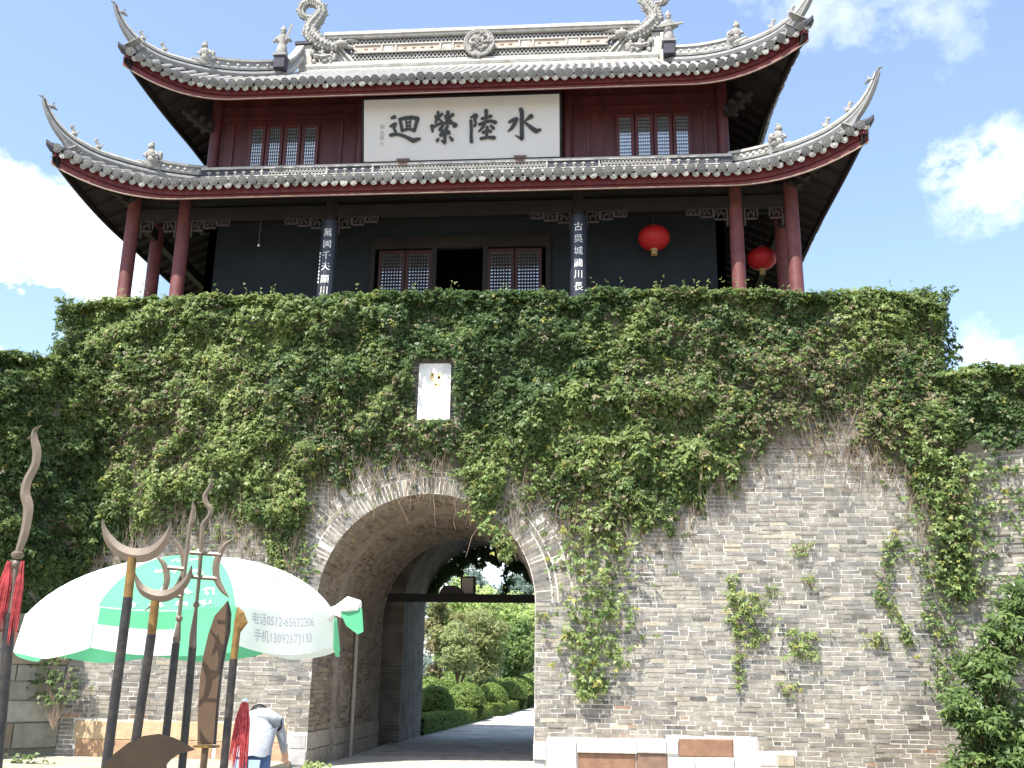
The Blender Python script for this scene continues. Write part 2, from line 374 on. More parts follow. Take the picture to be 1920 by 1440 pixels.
# path through the gate: courses of worn paving slabs
pv = bpy.data.objects.new('path', None); COL.objects.link(pv); pv['kind'] = 'structure'
mb = MB(); mb.add([(-6.0, -6, -.008), (5.2, -6, -.008), (5.2, 60, -.008), (-1.5, 60, -.008)], [(0, 1, 2, 3)], (.22, .2, .17)); mb.build('bedding', M['paving'], pv)
near = MB(); far = MB(); yy = -6.0; row = 0; slabs = []
while yy < 46:
    h = .30 if yy < 12 else .45
    x = -2.4 - random.random()*.4
    while x < 4.6:
        w = random.uniform(.45, .75)
        inside = 0 < yy < YB
        x0, x1 = x, x+w
        if inside:
            x0, x1 = max(x0, AX-1.98), min(x1, AX+1.98)
        else:
            lim = -2.3 if yy < 0 else (-1.86 + .0395*(yy-12))
            x0 = max(x0, lim)
        if x1-x0 > .12:
            t = random.uniform(.8, 1.15); c = np.array((.47, .44, .39))*t + np.array((.02, 0, -.02))*random.uniform(-1, 1)
            slabs.append(((x0+x1)/2, yy+h/2, x1-x0-.012, h-.012, c, random.uniform(-.003, .004)))
        x += w
    yy += h
PAV = MB(); PAV.box((0, 0, 0), (1, 1, 1)); pav_me = None
slabs.sort(key=lambda q: abs(q[1]-2.5)*1.0 + (0 if -2.2 < q[0] < 1.9 else 6))
M['paving1'] = mat('paving_stone_single', (0, 0, 0), .9, .2, objcol=True, var=.2, scale=3, bump=.3, bscale=20)
pav_me = PAV.mesh('paving_slab', M['paving1'])
for i, (x, y, w, h, c, dz) in enumerate(slabs):
    if i < 140:
        o = place('paving_slab', pav_me, (x, y, -.02+dz), None, pv, (w, h, .05)); o.color = (*c, 1); o.rotation_euler = (random.uniform(-.004, .004), random.uniform(-.004, .004), 0)
    else: far.box((x, y, -.02+dz), (w, h, .05), tuple(c))
far.build('paving', M['paving'], pv, kind='stuff')

# ------------------------------------------------------------------ gate wall (bastion)
wall = thing('gate_wall', 'tall grey brick gate wall half covered in creeper with a deep arched passage', 'wall', (AX, 0, 0))
HW1, SP1 = 2.0, 2.85
def arch_w(z, hw, sp):
    if z <= sp: return hw
    t = hw*hw-(z-sp)**2
    return math.sqrt(t) if t > 0 else 0
def profile(hw, sp, n=28):
    pts = [(AX-hw, 0.0), (AX-hw, sp*.5)]
    for i in range(n+1):
        a = PI-PI*i/n; pts.append((AX+hw*math.cos(a), sp+hw*math.sin(a)))
    return pts+[(AX+hw, sp*.5), (AX+hw, 0.0)]
def holed_face(mb, y, x0, x1, ztop, hw, sp):
    zs = [0.0, sp*.5]+[sp+hw*math.sin(PI/2*i/14) for i in range(15)]
    L1 = [[(x0, y, z), (AX-arch_w(z, hw, sp), y, z)] for z in zs]; R1 = [[(AX+arch_w(z, hw, sp), y, z), (x1, y, z)] for z in zs]
    mb.grid(L1); mb.grid(R1); zc = zs[-1]
    mb.add([(x0, y, zc), (AX, y, zc), (AX, y, ztop), (x0, y, ztop)], [(0, 1, 2, 3)]); mb.add([(AX, y, zc), (x1, y, zc), (x1, y, ztop), (AX, y, ztop)], [(0, 1, 2, 3)])
mb = MB(); holed_face(mb, .004, XL+.015, XR-.015, WALL_Z, HW1, SP1)
mb.add([(XL+.015, .004, WALL_Z), (XR-.015, .004, WALL_Z), (XR-.015, .5, WALL_Z), (XL+.015, .5, WALL_Z)], [(0, 1, 2, 3)])
mb.add([(XL+.015, .5, WALL_Z), (XR-.015, .5, WALL_Z), (XR-.015, .5, DECK_Z), (XL+.015, .5, DECK_Z)], [(0, 1, 2, 3)])
mb.build('mortar_core', M['mortar'], wall)
mb = MB()
for x in (XL+.015, XR-.015): mb.add([(x, .016, 0), (x, YB, 0), (x, YB, DECK_Z), (x, .016, DECK_Z)], [(0, 1, 2, 3)]); mb.add([(x, .016, DECK_Z), (x, .5, DECK_Z), (x, .5, WALL_Z), (x, .016, WALL_Z)], [(0, 1, 2, 3)])
mb.build('flank_face', M['brickside'], wall)
mb = MB(); mb.add([(XL+.015, .5, DECK_Z), (XR-.015, .5, DECK_Z), (XR-.015, YB, DECK_Z), (XL+.015, YB, DECK_Z)], [(0, 1, 2, 3)]); mb.build('wall_walk', M['mortar'], wall)
mb = MB(); holed_face(mb, YB, XL+.015, XR-.015, DECK_Z+.7, 1.76, 3.4); mb.build('rear_face', M['brickback'], wall)
# passage lining
SEC = [(0.004, 1.6, HW1+.02, SP1), (1.6, 5.6, 1.93, 2.80), (5.6, 7.3, 2.7, 3.3), (7.3, YB, 1.76, 3.4)]
for i, (y0, y1, hw, sp) in enumerate(SEC):
    mb = MB(); pr = profile(hw, sp); mb.grid([[(x, y0, z) for x, z in pr], [(x, y1, z) for x, z in pr]])
    if i:
        p0 = profile(SEC[i-1][2], SEC[i-1][3]); mb.grid([[(x, y0+.001, z) for x, z in p0], [(x, y0+.001, z) for x, z in pr]])
    mb.build('passage_lining', M['tunnelcore'] if i < 2 else M['tunnel'], wall)
# bricks --------------------------------------------------------
PAL = [(.195, .18, .152), (.215, .197, .163), (.18, .17, .148), (.235, .212, .172), (.16, .153, .138), (.25, .23, .19), (.195, .165, .135), (.135, .132, .126)]
def brick_col(x, z):
    c = np.array(random.choice(PAL[:6] if random.random() < .8 else PAL))*random.uniform(.92, 1.24)
    lo = max(0, 1-z/1.6)
    c = c*(1-.25*lo)*np.array((.97+.08*lo, .985, 1.04-.1*lo))
    if random.random() < .001+.022*lo: c = np.array((.27, .17, .115))*random.uniform(.8, 1.2)
    if random.random() < .03: c = np.array((.36, .32, .245))*random.uniform(.8, 1.1)
    return c
def lay(u0, u1, v0, v1, cut, rowh=.077, wmin=.24, wmax=.42):
    res = []; v = v0; r = 0
    while v < v1-.02:
        u = u0-random.random()*.3; hh = rowh*random.uniform(.92, 1.08); hh = min(hh, v1-v)
        while u < u1:
            w = random.uniform(wmin, wmax) if random.random() < .75 else random.uniform(.14, .2)
            for a, b in cut(max(u, u0), min(u+w, u1), v+hh/2):
                if b-a > .05: res.append(((a+b)/2, v+hh/2, b-a-random.uniform(.010, .022), hh-random.uniform(.014, .023)))
            u += w
        v += hh; r += 1
    return res
RING = 2.66
STONES = []      # filled below: rectangles of the wall foot that are cut stone
def stone_rect(u0, v0, u1, v1):
    a = P(u0, v1); b = P(u1, v0); return (a[0], b[0], a[2], b[2])
W_, B_, T_, G_ = (.74, .73, .71), (.20, .115, .075), (.42, .31, .195), (.36, .35, .34)
for r in [(999, 1396, 1024, 1424, W_), (999, 1425, 1024, 1452, G_), (1025, 1385, 1081, 1452, W_), (1082, 1385, 1194, 1411, W_), (1195, 1385, 1249, 1411, W_), (1250, 1385, 1271, 1413, W_),
          (1272, 1386, 1375, 1419, B_), (1376, 1381, 1421, 1454, (.58, .56, .54)), (1083, 1413, 1192, 1452, B_), (1193, 1413, 1252, 1452, (.17, .11, .08)), (1256, 1420, 1302, 1453, W_), (1303, 1420, 1340, 1453, W_), (1341, 1420, 1376, 1453, W_),
          (1424, 1413, 1456, 1437, (.55, .5, .47)), (1457, 1414, 1490, 1438, (.3, .26, .2)),
          (136, 1352, 262, 1386, T_), (263, 1352, 400, 1388, T_), (401, 1356, 540, 1392, T_), (136, 1387, 262, 1424, (.36, .23, .14)), (263, 1389, 400, 1426, (.40, .26, .16)), (401, 1393, 540, 1432, (.37, .25, .16)),
          (541, 1377, 576, 1405, G_), (541, 1406, 576, 1436, G_)]:
    x0, x1, z0, z1 = stone_rect(*r[:4]); z0 = max(z0, -.04); STONES.append((x0, x1, z0, z1, r[4]))
def cut_front(a, b, z):
    segs = [(a, b)]
    d = z-SP1
    if z < SP1: lim = HW1 if True else 0
    else: lim = math.sqrt(RING**2-d*d) if d < RING else 0
    holes = [(AX-lim, AX+lim)] if lim > 0 else []
    for x0, x1, z0, z1, c in STONES:
        if z0-.03 < z < z1+.03: holes.append((x0, x1))
    for h0, h1 in holes:
        nx = []
        for s0, s1 in segs:
            if h1 <= s0 or h0 >= s1: nx.append((s0, s1)); continue
            if h0 > s0: nx.append((s0, h0))
            if h1 < s1: nx.append((h1, s1))
        segs = nx
    return segs
bricks = lay(XL, XR, 0, WALL_Z, cut_front)
# creeper coverage measured along the wall: lower limit of the dense growth, in photo columns
VB_U = [-100, 120, 200, 260, 330, 400, 470, 520, 560, 600, 650, 720, 800, 870, 900, 930, 970, 1020, 1080, 1140, 1200, 1260, 1320, 1360, 1400, 1440, 1500, 1560, 1620, 1680, 1720, 1760, 1800, 1835, 1850, 2000]
VB_V = [1090, 1085, 1040, 1010, 985, 975, 965, 1000, 995, 925, 895, 882, 876, 880, 945, 930, 900, 935, 975, 995, 985, 965, 925, 880, 855, 820, 800, 798, 822, 872, 950, 1030, 1075, 1085, 875, 865]
def cover(u, v, soft=55.0):
    b = np.interp(u, VB_U, VB_V); b = b+(fbm(u/38.0, v/60.0, 3)-.5)*110+(fbm(u/9.0, v/40.0, 4)-.5)*60
    return np.clip((b-v)/soft+.35, 0, 1)
brick_px = PX(np.array([(b[0], 0, b[1]) for b in bricks])); cov = cover(brick_px[:, 0], brick_px[:, 1])
vis = [i for i in range(len(bricks)) if cov[i] < .25 and 1.9 < bricks[i][0] < 8.6 and bricks[i][2] > .12 and brick_px[i, 1] < 1438]
vis.sort(key=lambda i: -bricks[i][2]*bricks[i][3]/(np.linalg.norm(np.array((bricks[i][0], 0, bricks[i][1]))-CAMP)**2)*(1.0 if bricks[i][1] < 2.6 else .8))
single = set(vis[:300])
ub = MB(); ub.box((0, 0, 0), (1, 1, 1)); brick_me = ub.mesh('brick', M['brick1'])
mb = MB()
for i, (x, z, w, h) in enumerate(bricks):
    c = brick_col(x, z)*(1 if random.random() > .10 else random.uniform(.5, .75)); pr = random.gauss(.006, .006)
    pr = max(.001, min(.024, pr))
    if i in single:
        o = place('brick', brick_me, (x, -pr+.03, z), (random.gauss(0, .015), random.gauss(0, .008), random.gauss(0, .02)), wall, (w, .06, h)); o.color = (*c, 1)
    else: mb.box((x, -pr+.03, z), (w, .06, h), tuple(c), rz=random.gauss(0, .010), ry=random.gauss(0, .008), rx=random.gauss(0, .012))
mb.build('brickwork', M['brick'], wall, kind='stuff')
# arch rings: bricks on edge set round the opening
vo = MB(); vo.box((0, 0, 0), (1, 1, 1))
def ring(r0, r1, step, name, sing):
    n = int(PI*r0/step); m2 = MB()
    for i in range(n):
        a = PI*(i+.5)/n; rm = (r0+r1)/2; w = PI*r0/n-.018
        c = brick_col(0, 3)*.80; pr = random.gauss(.006, .006)
        loc = (AX+rm*math.cos(a), .03-pr, SP1+rm*math.sin(a))
        o = place(name, brick_me, loc, (0, -a, 0), wall, (r1-r0-.012, .06, w)); o.color = (*c, 1)
ring(HW1+.005, HW1+.30, .072, 'arch_brick', True); ring(HW1+.315, HW1+.40, .30, 'arch_brick', True); ring(HW1+.415, HW1+.655, .105, 'arch_brick', True)
# bricks lining the first two bays of the passage
mb = MB()
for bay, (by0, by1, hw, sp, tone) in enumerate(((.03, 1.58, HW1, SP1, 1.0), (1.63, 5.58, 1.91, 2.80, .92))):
    for sgn in (-1, 1):
        for (u, v, w, h) in lay(by0, by1, .62, sp, lambda a, b, z: [(a, b)] if b > a else []):
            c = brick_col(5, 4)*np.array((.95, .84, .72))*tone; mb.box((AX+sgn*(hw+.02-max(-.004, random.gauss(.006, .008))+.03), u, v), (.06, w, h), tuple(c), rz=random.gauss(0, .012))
        v = 0
        for k in range(2):
            u = by0
            while u < by1-.08:
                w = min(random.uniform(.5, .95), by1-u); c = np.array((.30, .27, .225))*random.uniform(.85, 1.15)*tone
                mb.box((AX+sgn*(hw+.035-.012), u+w/2, v+.15), (.07, w-.012, .285), tuple(c)); u += w
            v += .30
    for (u, th, w, h) in lay(by0, by1, 0, PI*hw, lambda a, b, z: [(a, b)] if b > a else []):
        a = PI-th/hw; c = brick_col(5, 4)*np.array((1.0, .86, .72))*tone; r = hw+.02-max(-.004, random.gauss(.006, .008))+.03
        rad = np.array([math.cos(a), 0, math.sin(a)]); tan = np.array([-math.sin(a), 0, math.cos(a)])
        mb.obox(np.array([AX, u, sp])+rad*r, rad*.03, np.array([0, 1, 0])*w/2, tan*h/2, tuple(c))
mb.build('passage_brickwork', M['brick'], wall, kind='stuff')
# cut stones of the wall foot
for x0, x1, z0, z1, c in STONES:
    mb = MB(); pr = random.uniform(.01, .04) + (.05 if c == W_ else 0)
    k = np.array(c)*random.uniform(.93, 1.06); j = lambda: random.uniform(-.012, .012)
    b = .018; a0, a1, b0, b1 = x0+.008+j()*.5, x1-.008, z0+.006, z1-.006
    vs = [(a0, .06, b0), (a1, .06, b0), (a1, .06, b1), (a0, .06, b1), (a0+j()*.3, -pr+b, b0), (a1, -pr+b, b0), (a1+j()*.3, -pr+b, b1+j()*.4), (a0, -pr+b, b1+j()*.4),
          (a0+b, -pr+j()*.3, b0+b), (a1-b, -pr+j()*.3, b0+b), (a1-b, -pr+j()*.3, b1-b), (a0+b, -pr+j()*.3, b1-b)]
    fs = [(8, 9, 10, 11), (4, 5, 9, 8), (5, 6, 10, 9), (6, 7, 11, 10), (7, 4, 8, 11), (0, 1, 5, 4), (1, 2, 6, 5), (2, 3, 7, 6), (3, 0, 4, 7)]
    mb.add(vs, fs, tuple(k)); mb.build('foundation_stone', M['stone'], wall)
# drain pipe, gate beam, boxes on the beam, lamp in the passage
mb = MB(); mb.tube([(AX-1.93+.07, 2.75, 0), (AX-1.93+.07, 2.75, 3.1)], .042, 10); o = mb.build('drain_pipe', mat('drain_pipe_grey', (.30, .27, .23), .6, .3), None, True); tag(o, 'pale drain pipe standing against the left wall inside the passage', 'pipe')
mb = MB(); mb.box((AX, 5.75, 3.36), (5.2, .26, .18)); o = mb.build('gate_beam', M['darkwood']); tag(o, 'dark timber beam spanning the passage below the vault', 'beam')
mb = MB(); q = P(846, 1108, 5.75); mb.slab([(q[0]-.27, 5.68, 3.452), (q[0]+.27, 5.68, 3.452), (q[0]+.25, 5.68, 3.56), (q[0]+.14, 5.68, 3.65), (q[0]-.16, 5.68, 3.65), (q[0]-.24, 5.68, 3.56)], (0, .2, 0)); o = mb.build('junction_box', M['iron']); tag(o, 'dark humped box sitting on the passage beam beside the lamp', 'box')
YLP = 6.0; q = P(878, 1099, YLP); lx, lz = q[0], q[2]
lamp = thing('passage_lamp', 'square frosted lamp hanging on a cord above the passage beam', 'lamp', (lx, YLP, lz))
mb = MB(); s = .15
for i in (-1, 1):
    for j in (-1, 1): mb.box((lx+i*s, YLP+j*s, lz), (.03, .03, .40))
for k in (-.2, .2): mb.box((lx, YLP-s, lz+k), (.335, .035, .035)); mb.box((lx, YLP+s, lz+k), (.335, .035, .035)); mb.box((lx-s, YLP, lz+k), (.035, .27, .035)); mb.box((lx+s, YLP, lz+k), (.035, .27, .035))
mb.build('frame', M['iron'], lamp)
for i, (dx, dy) in enumerate(((0, -1), (0, 1), (-1, 0), (1, 0))):
    mb = MB(); mb.box((lx+dx*(s-.01), YLP+dy*(s-.01), lz), (.27 if dx == 0 else .01, .27 if dy == 0 else .01, .37)); mb.build('pane', M['lampglass'], lamp)
mb = MB(); mb.tube([(lx, YLP, lz+.2), (lx, YLP, 5.95)], .008, 5); mb.build('cord', M['iron'], lamp)

# side walls flaring forward from the bastion ------------------------------------------
def side_wall(name, label, x0, dx, dy, length, top, seed):
    t = thing(name, label, 'wall', (x0, 0.0, 0))
    d = np.array([dx, dy, 0.]); d /= np.linalg.norm(d); n = np.array([d[1], -d[0], 0.]);
    if n[1] > 0: n = -n
    o0 = np.array([x0, .02, 0.])
    mb = MB(); a, b = o0, o0+d*length; th = -n*1.2; a = a-n*.015; b = b-n*.015
    mb.add([a, b, b+(0, 0, top), a+np.array((0, 0, top)), a+th, b+th, b+th+(0, 0, top), a+th+(0, 0, top)], [(0, 1, 2, 3), (4, 7, 6, 5), (3, 2, 6, 7), (1, 5, 6, 2), (0, 3, 7, 4)])
    mb.build('mortar_core', M['mortar'], t)
    return t, o0, d, n
rwall, ro, rd, rn = side_wall('side_wall', 'lower brick side wall flaring out to the right of the gate wall behind the leafy shrub', XR-.02, .93, -.37, 4.0, 6.95, 1)
mb = MB()
for (u, v, w, h) in lay(0.05, 2.2, 0, 6.9, lambda a, b, z: [(a, b)] if b > a else []):
    c = brick_col(5, v)*1.05; pr = max(-.01, random.gauss(.004, .01)); mb.obox(ro+rd*u+rn*(pr-.03)+np.array((0, 0, v)), rd*w/2, rn*.03, np.array((0, 0, h/2)), tuple(c))
mb.build('brickwork', M['brick'], rwall, kind='stuff')
lwall, lo_, ld, ln = side_wall('side_wall', 'shaded side wall of large stone blocks flaring out at the left edge under hanging creeper', -6.75, -.60, -.80, 6.0, 7.0, 2)
rows = [(0, .27), (.27, .42), (.70, .36), (1.07, .32), (1.40, .27), (1.68, .24), (1.93, .30), (2.24, .32), (2.57, .3)]
scol = [(.27, .275, .235), (.28, .27, .225), (.31, .305, .27), (.23, .235, .195), (.265, .22, .17), (.33, .325, .29)]
for z0, hh in rows:
    u = .02
    while u < 3.6:
        w = random.uniform(.6, 1.7); mb = MB(); c = np.array(random.choice(scol))*random.uniform(.65, 1.1)*np.array((1, .98, .9))
        pr = random.uniform(.0, .09)
        mb.obox(lo_+ld*(u+w/2)+ln*(pr-.05)+np.array((0, 0, z0+hh/2)), ld*(w/2-.01), ln*.07, np.array((0, 0, hh/2-.009)), tuple(c)); mb.build('stone_block', M['stone'], lwall); u += w
mb = MB()
for (u, v, w, h) in lay(0.05, 4.5, 2.88, 6.95, lambda a, b, z: [(a, b)] if b > a else []):
    c = brick_col(5, v); mb.obox(lo_+ld*u+ln*(-.03)+np.array((0, 0, v)), ld*w/2, ln*.034, np.array((0, 0, h/2)), tuple(c))
mb.build('brickwork', M['brick'], lwall, kind='stuff')

# ------------------------------------------------------------------ creeper
PLQ = (778, 678, 856, 795)     # the white plaque stays clear
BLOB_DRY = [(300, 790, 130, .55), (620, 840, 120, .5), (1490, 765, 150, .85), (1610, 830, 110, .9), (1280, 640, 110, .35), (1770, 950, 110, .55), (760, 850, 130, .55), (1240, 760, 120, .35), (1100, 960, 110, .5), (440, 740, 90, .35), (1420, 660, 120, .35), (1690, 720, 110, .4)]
BLOB_PALE = [(330, 650, 260, .6), (480, 880, 200, .5), (1080, 800, 130, .6), (1230, 850, 110, .7), (1330, 900, 90, .6), (200, 880, 130, .3), (1000, 850, 110, .5), (520, 610, 160, .5)]  # zones where the leaves themselves are a paler, yellower green
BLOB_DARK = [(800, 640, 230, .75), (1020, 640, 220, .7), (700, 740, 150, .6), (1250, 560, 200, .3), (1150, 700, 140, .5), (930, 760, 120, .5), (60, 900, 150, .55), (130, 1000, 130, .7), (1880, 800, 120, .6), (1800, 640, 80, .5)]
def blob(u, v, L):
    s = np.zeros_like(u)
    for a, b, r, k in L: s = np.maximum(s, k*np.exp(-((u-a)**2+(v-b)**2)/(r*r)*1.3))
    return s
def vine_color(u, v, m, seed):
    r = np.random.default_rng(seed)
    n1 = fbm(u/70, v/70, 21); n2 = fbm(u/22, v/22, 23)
    t = np.clip(.38+(n1-.5)*1.6+(n2-.5)*.9+blob(u, v, BLOB_PALE)*.55-blob(u, v, BLOB_DARK)*.75+r.normal(0, .12, m), 0, 1)[:, None]
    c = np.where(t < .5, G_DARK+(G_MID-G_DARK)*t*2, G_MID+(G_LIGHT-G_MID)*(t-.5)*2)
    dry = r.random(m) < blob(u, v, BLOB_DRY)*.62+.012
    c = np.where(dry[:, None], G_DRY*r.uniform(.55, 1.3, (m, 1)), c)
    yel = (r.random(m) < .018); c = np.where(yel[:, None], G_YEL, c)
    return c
def cover_plane(name, label, org, du, dn, u0, u1, z0, z1, count, seed, bulge=.42, size=(.055, .105), top=None, usecov=True, covfn=None, parent=None, soft=55.0):
    r = np.random.default_rng(seed); m = count
    a = r.uniform(u0, u1, m); z = r.uniform(z0, z1, m)
    p = org[None]+a[:, None]*du[None]; p[:, 2] += z
    px = PX(p); u, v = px[:, 0], px[:, 1]
    k = cover(u, v, soft) if usecov else np.ones(m)
    if covfn is not None: k = k*covfn(u, v, a, z)
    # clumpy density
    k = k*np.clip(-.2+2.0*fbm(u/17, v/30, 31), .06, 1)
    k = k*np.where((u > PLQ[0]) & (u < PLQ[2]) & (v > PLQ[1]) & (v < PLQ[3]), 0, 1)
    k = k*(1-.45*blob(u, v, BLOB_DRY))
    keep = (r.random(m) < k) & ((p[:, 0]-AX)**2+np.maximum(p[:, 2]-SP1, 0)**2 > 2.02**2)
    a, z, u, v, p = a[keep], z[keep], u[keep], v[keep], p[keep]; m = len(a)
    b = (.05+bulge*np.clip(fbm(a*2.1, z*1.8, 41, 3)*2.2-.75, 0.0, 1)+.14*fbm(a*7, z*6, 43))*np.clip(cover(u, v, 130)*1.3, .25, 1)
    dep = b*r.uniform(.15, 1.0, m)**.6
    p = p+dn[None]*dep[:, None]
    n = dn[None]*.75+np.array([0, 0, .62])[None]+r.normal(0, .42, (m, 3))
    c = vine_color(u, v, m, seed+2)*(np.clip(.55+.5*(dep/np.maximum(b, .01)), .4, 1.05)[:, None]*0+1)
    sz = r.uniform(*size, m)*np.where(blob(u, v, BLOB_PALE[2:5]) > .3, 1.5, 1)
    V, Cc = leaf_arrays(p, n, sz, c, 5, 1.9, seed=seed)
    return V, Cc
ex, ez, fr = np.array([1., 0, 0]), np.array([0, 0, 1.]), np.array([0, -1., 0])
V1, C1 = cover_plane('', '', np.zeros(3), ex, fr, XL, XR, 3.2, WALL_Z+.02, 90000, 1, size=(.045, .095))
V1b, C1b = cover_plane('', '', np.zeros(3), ex, fr, XL, XR, 2.6, 8.0, 27000, 71, bulge=.2, size=(.035, .075), covfn=lambda u, v, a, z: 1.0, soft=210)
# crown of the parapet: growth spilling over the top edge
r = np.random.default_rng(5); m = 17000
a = r.uniform(XL-.05, XR+.05, m); dep = r.uniform(-.35, .7, m); hgt = (.10+.20*fbm(a*1.3, dep*1.2, 51)+.10*fbm(a*5, dep*5, 53))*np.clip(1.1-.4*np.abs(dep-.1), .3, 1)
edge = np.clip(np.minimum(a-XL, XR-a)/.7, .0, 1); p = np.c_[a, dep, WALL_Z-.13-.12*(1-edge)+hgt*.9*r.uniform(.0, 1, m)**.6*(.25+.75*edge)]
sel = np.abs(dep+.05) < .5; px = PX(p); gap = np.ones(m)
for gu, gw in ((597, 26), (1072, 30)): gap = gap*np.where(np.abs(px[:, 0]-gu) < gw, .45, 1)
p[:, 2] -= (1-gap)*.35+np.clip((a-4.5)/5, 0, 1)*.22
n = np.c_[r.normal(0, .4, m), -.35+r.normal(0, .4, m), np.ones(m)]
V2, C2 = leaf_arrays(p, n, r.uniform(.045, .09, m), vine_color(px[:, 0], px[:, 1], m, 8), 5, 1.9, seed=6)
# loose shoots standing up from the top edge
sh_q = []
for i in range(75):
    a0 = r.uniform(XL+.1, XR-.2); h0 = r.uniform(.12, .42); le = r.normal(0, .25)
    for j in range(5): sh_q.append((a0+le*h0*j/5+r.normal(0, .012), -.1+r.normal(0, .05), WALL_Z-np.clip((a0-4.5)/5, 0, 1)*.22+.02+h0*(j+.5)/5))
sh_q = np.array(sh_q); V5, C5 = leaf_arrays(sh_q, r.normal(0, 1, sh_q.shape)+np.array((0, -.5, .5)), np.full(len(sh_q), .045), np.tile(G_LIGHT, (len(sh_q), 1)), 3, 1.4, seed=7)
# bastion flanks
V3, C3 = cover_plane('', '', np.array([XL, 0, 0]), np.array([0, 1., 0]), np.array([-1., 0, 0]), -.2, 3, 5, WALL_Z+.15, 2500, 21, usecov=False, bulge=.25)
V4, C4 = cover_plane('', '', np.array([XR, 0, 0]), np.array([0, 1., 0]), np.array([1., 0, 0]), -.2, 3, 5, WALL_Z+.1, 2500, 22, usecov=False, bulge=.3)
vine = leaf_object('climbing_creeper', np.r_[V1, V1b, V2, V3, V4, V5], np.r_[C1, C1b, C2, C3, C4, C5]); tag(vine, 'dense green creeper covering the upper gate wall and spilling over its top', 'creeper', kind='stuff')
# bare twigs hanging in the thin and dry places
def twig_mesh(name, cnt, seed, parent):
    r = np.random.default_rng(seed); mb = MB(); k = 0
    while k < cnt:
        x = r.uniform(XL, XR); z = r.uniform(3.0, 8.4); u, v = PX((x, 0, z))[0]
        if PLQ[0]-8 < u < PLQ[2]+8 and PLQ[1]-8 < v < PLQ[3]+8: continue
        cvr = float(cover(np.array([u]), np.array([v]), 150.)[0]); dr = float(blob(np.array([u]), np.array([v]), BLOB_DRY)[0])
        if r.random() > max(dr*1.2, .9*(1-abs(cvr-.45)*2.2)) or cvr < .03: continue
        ln_ = r.uniform(.25, .8); pts = []; q = np.array([x, -.02-r.random()*.12, z]); sl = r.normal(0, .25)
        for i in range(5):
            pts.append(q.copy()); q = q+np.array([sl+r.normal(0, .2), r.normal(0, .12), -1])*ln_/4; q[1] = min(-.015, q[1])
        h = r.uniform(.6, 1.5); col = np.array((.15, .115, .08))*h
        mb.tube(pts, [.006, .006, .005, .004, .003], 3, cap=False); k += 1
    return mb.build(name, M['twig'], parent)
tw = twig_mesh('stems', 2300, 9, vine)
# creeper on the two side walls
def lcov(u, v, a, z): return np.clip((z-2.15+.5*(fbm(a*3, z*1.0, 61)-.5))/.35, 0, 1)
V, Cc = cover_plane('', '', lo_, ld, ln, -.05, 4.2, 2.0, 7.05, 24000, 31, usecov=False, covfn=lcov, bulge=.5)
r = np.random.default_rng(33); m = 6000; a = r.uniform(-.2, 4.2, m); dd = r.uniform(-.9, .35, m); p = lo_[None]+a[:, None]*ld+dd[:, None]*ln; p[:, 2] = 6.95+(.1+.35*fbm(a*1.4, dd*1.4, 71))*r.random(m)**.6; px = PX(p)
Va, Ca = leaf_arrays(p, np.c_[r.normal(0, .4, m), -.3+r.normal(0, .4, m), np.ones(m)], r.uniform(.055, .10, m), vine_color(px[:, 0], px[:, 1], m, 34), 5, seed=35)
o = leaf_object('climbing_creeper', np.r_[V, Va], np.r_[Cc, Ca]*.9); tag(o, 'shaded creeper hanging over the left side wall above the stone blocks', 'creeper', kind='stuff')
def rcov(u, v, a, z): return np.clip((z-5.55+.9*(fbm(a*3, z*1.0, 63)-.5))/.5, 0, 1)+.10*(z > 3)*fbm(a*4, z*2, 64)
V, Cc = cover_plane('', '', ro, rd, rn, -.05, 2.6, 2.5, 7.0, 13000, 41, usecov=False, covfn=rcov, bulge=.45)
m = 4000; a = r.uniform(-.2, 2.6, m); dd = r.uniform(-.9, .35, m); p = ro[None]+a[:, None]*rd+dd[:, None]*rn; p[:, 2] = 6.9+(.05+.3*fbm(a*1.4, dd*1.4, 73))*r.random(m)**.6; px = PX(p)
Va, Ca = leaf_arrays(p, np.c_[r.normal(0, .4, m), -.3+r.normal(0, .4, m), np.ones(m)], r.uniform(.055, .10, m), vine_color(px[:, 0], px[:, 1], m, 44), 5, seed=45)
o = leaf_object('climbing_creeper', np.r_[V, Va], np.r_[Cc, Ca]); tag(o, 'dark creeper capping the right side wall beside the bastion corner', 'creeper', kind='stuff')

# hanging vines and small plants rooted in the brickwork --------------------------------
def strand_leaves(path, dens, spread, size, seed, light=.5, depth=.14):
    """leaf clusters along a photo-measured line on the wall"""
    r = np.random.default_rng(seed); pts = [P(u, v, 0) for u, v in path]; out = []; nn = []; cc = []
    for i in range(len(pts)-1):
        ln_ = np.linalg.norm(pts[i+1]-pts[i]); k = max(2, int(ln_*dens)); w0 = spread[i]; w1 = spread[i+1]
        t = r.random(k); q = pts[i]+(pts[i+1]-pts[i])*t[:, None]; w = w0+(w1-w0)*t
        q[:, 0] += r.normal(0, .5, k)*w; q[:, 2] += r.normal(0, .06, k); q[:, 1] = -.03-depth*r.random(k)*(.4+w*1.6)
        out.append(q)
    q = np.concatenate(out); k = len(q); n = np.c_[r.normal(0, .45, k), -.8+r.normal(0, .3, k), .6+r.normal(0, .35, k)]
    t = np.clip(light+r.normal(0, .3, k), 0, 1)[:, None]; c = np.where(t < .5, G_DARK*1.2+(G_MID-G_DARK)*t*2, G_MID+(G_LIGHT-G_MID)*(t-.5)*2)
    c = np.where((r.random(k) < .06)[:, None], G_YEL, c)
    return leaf_arrays(q, n, r.uniform(size[0], size[1], k), c, 4, 1.6, seed=seed)
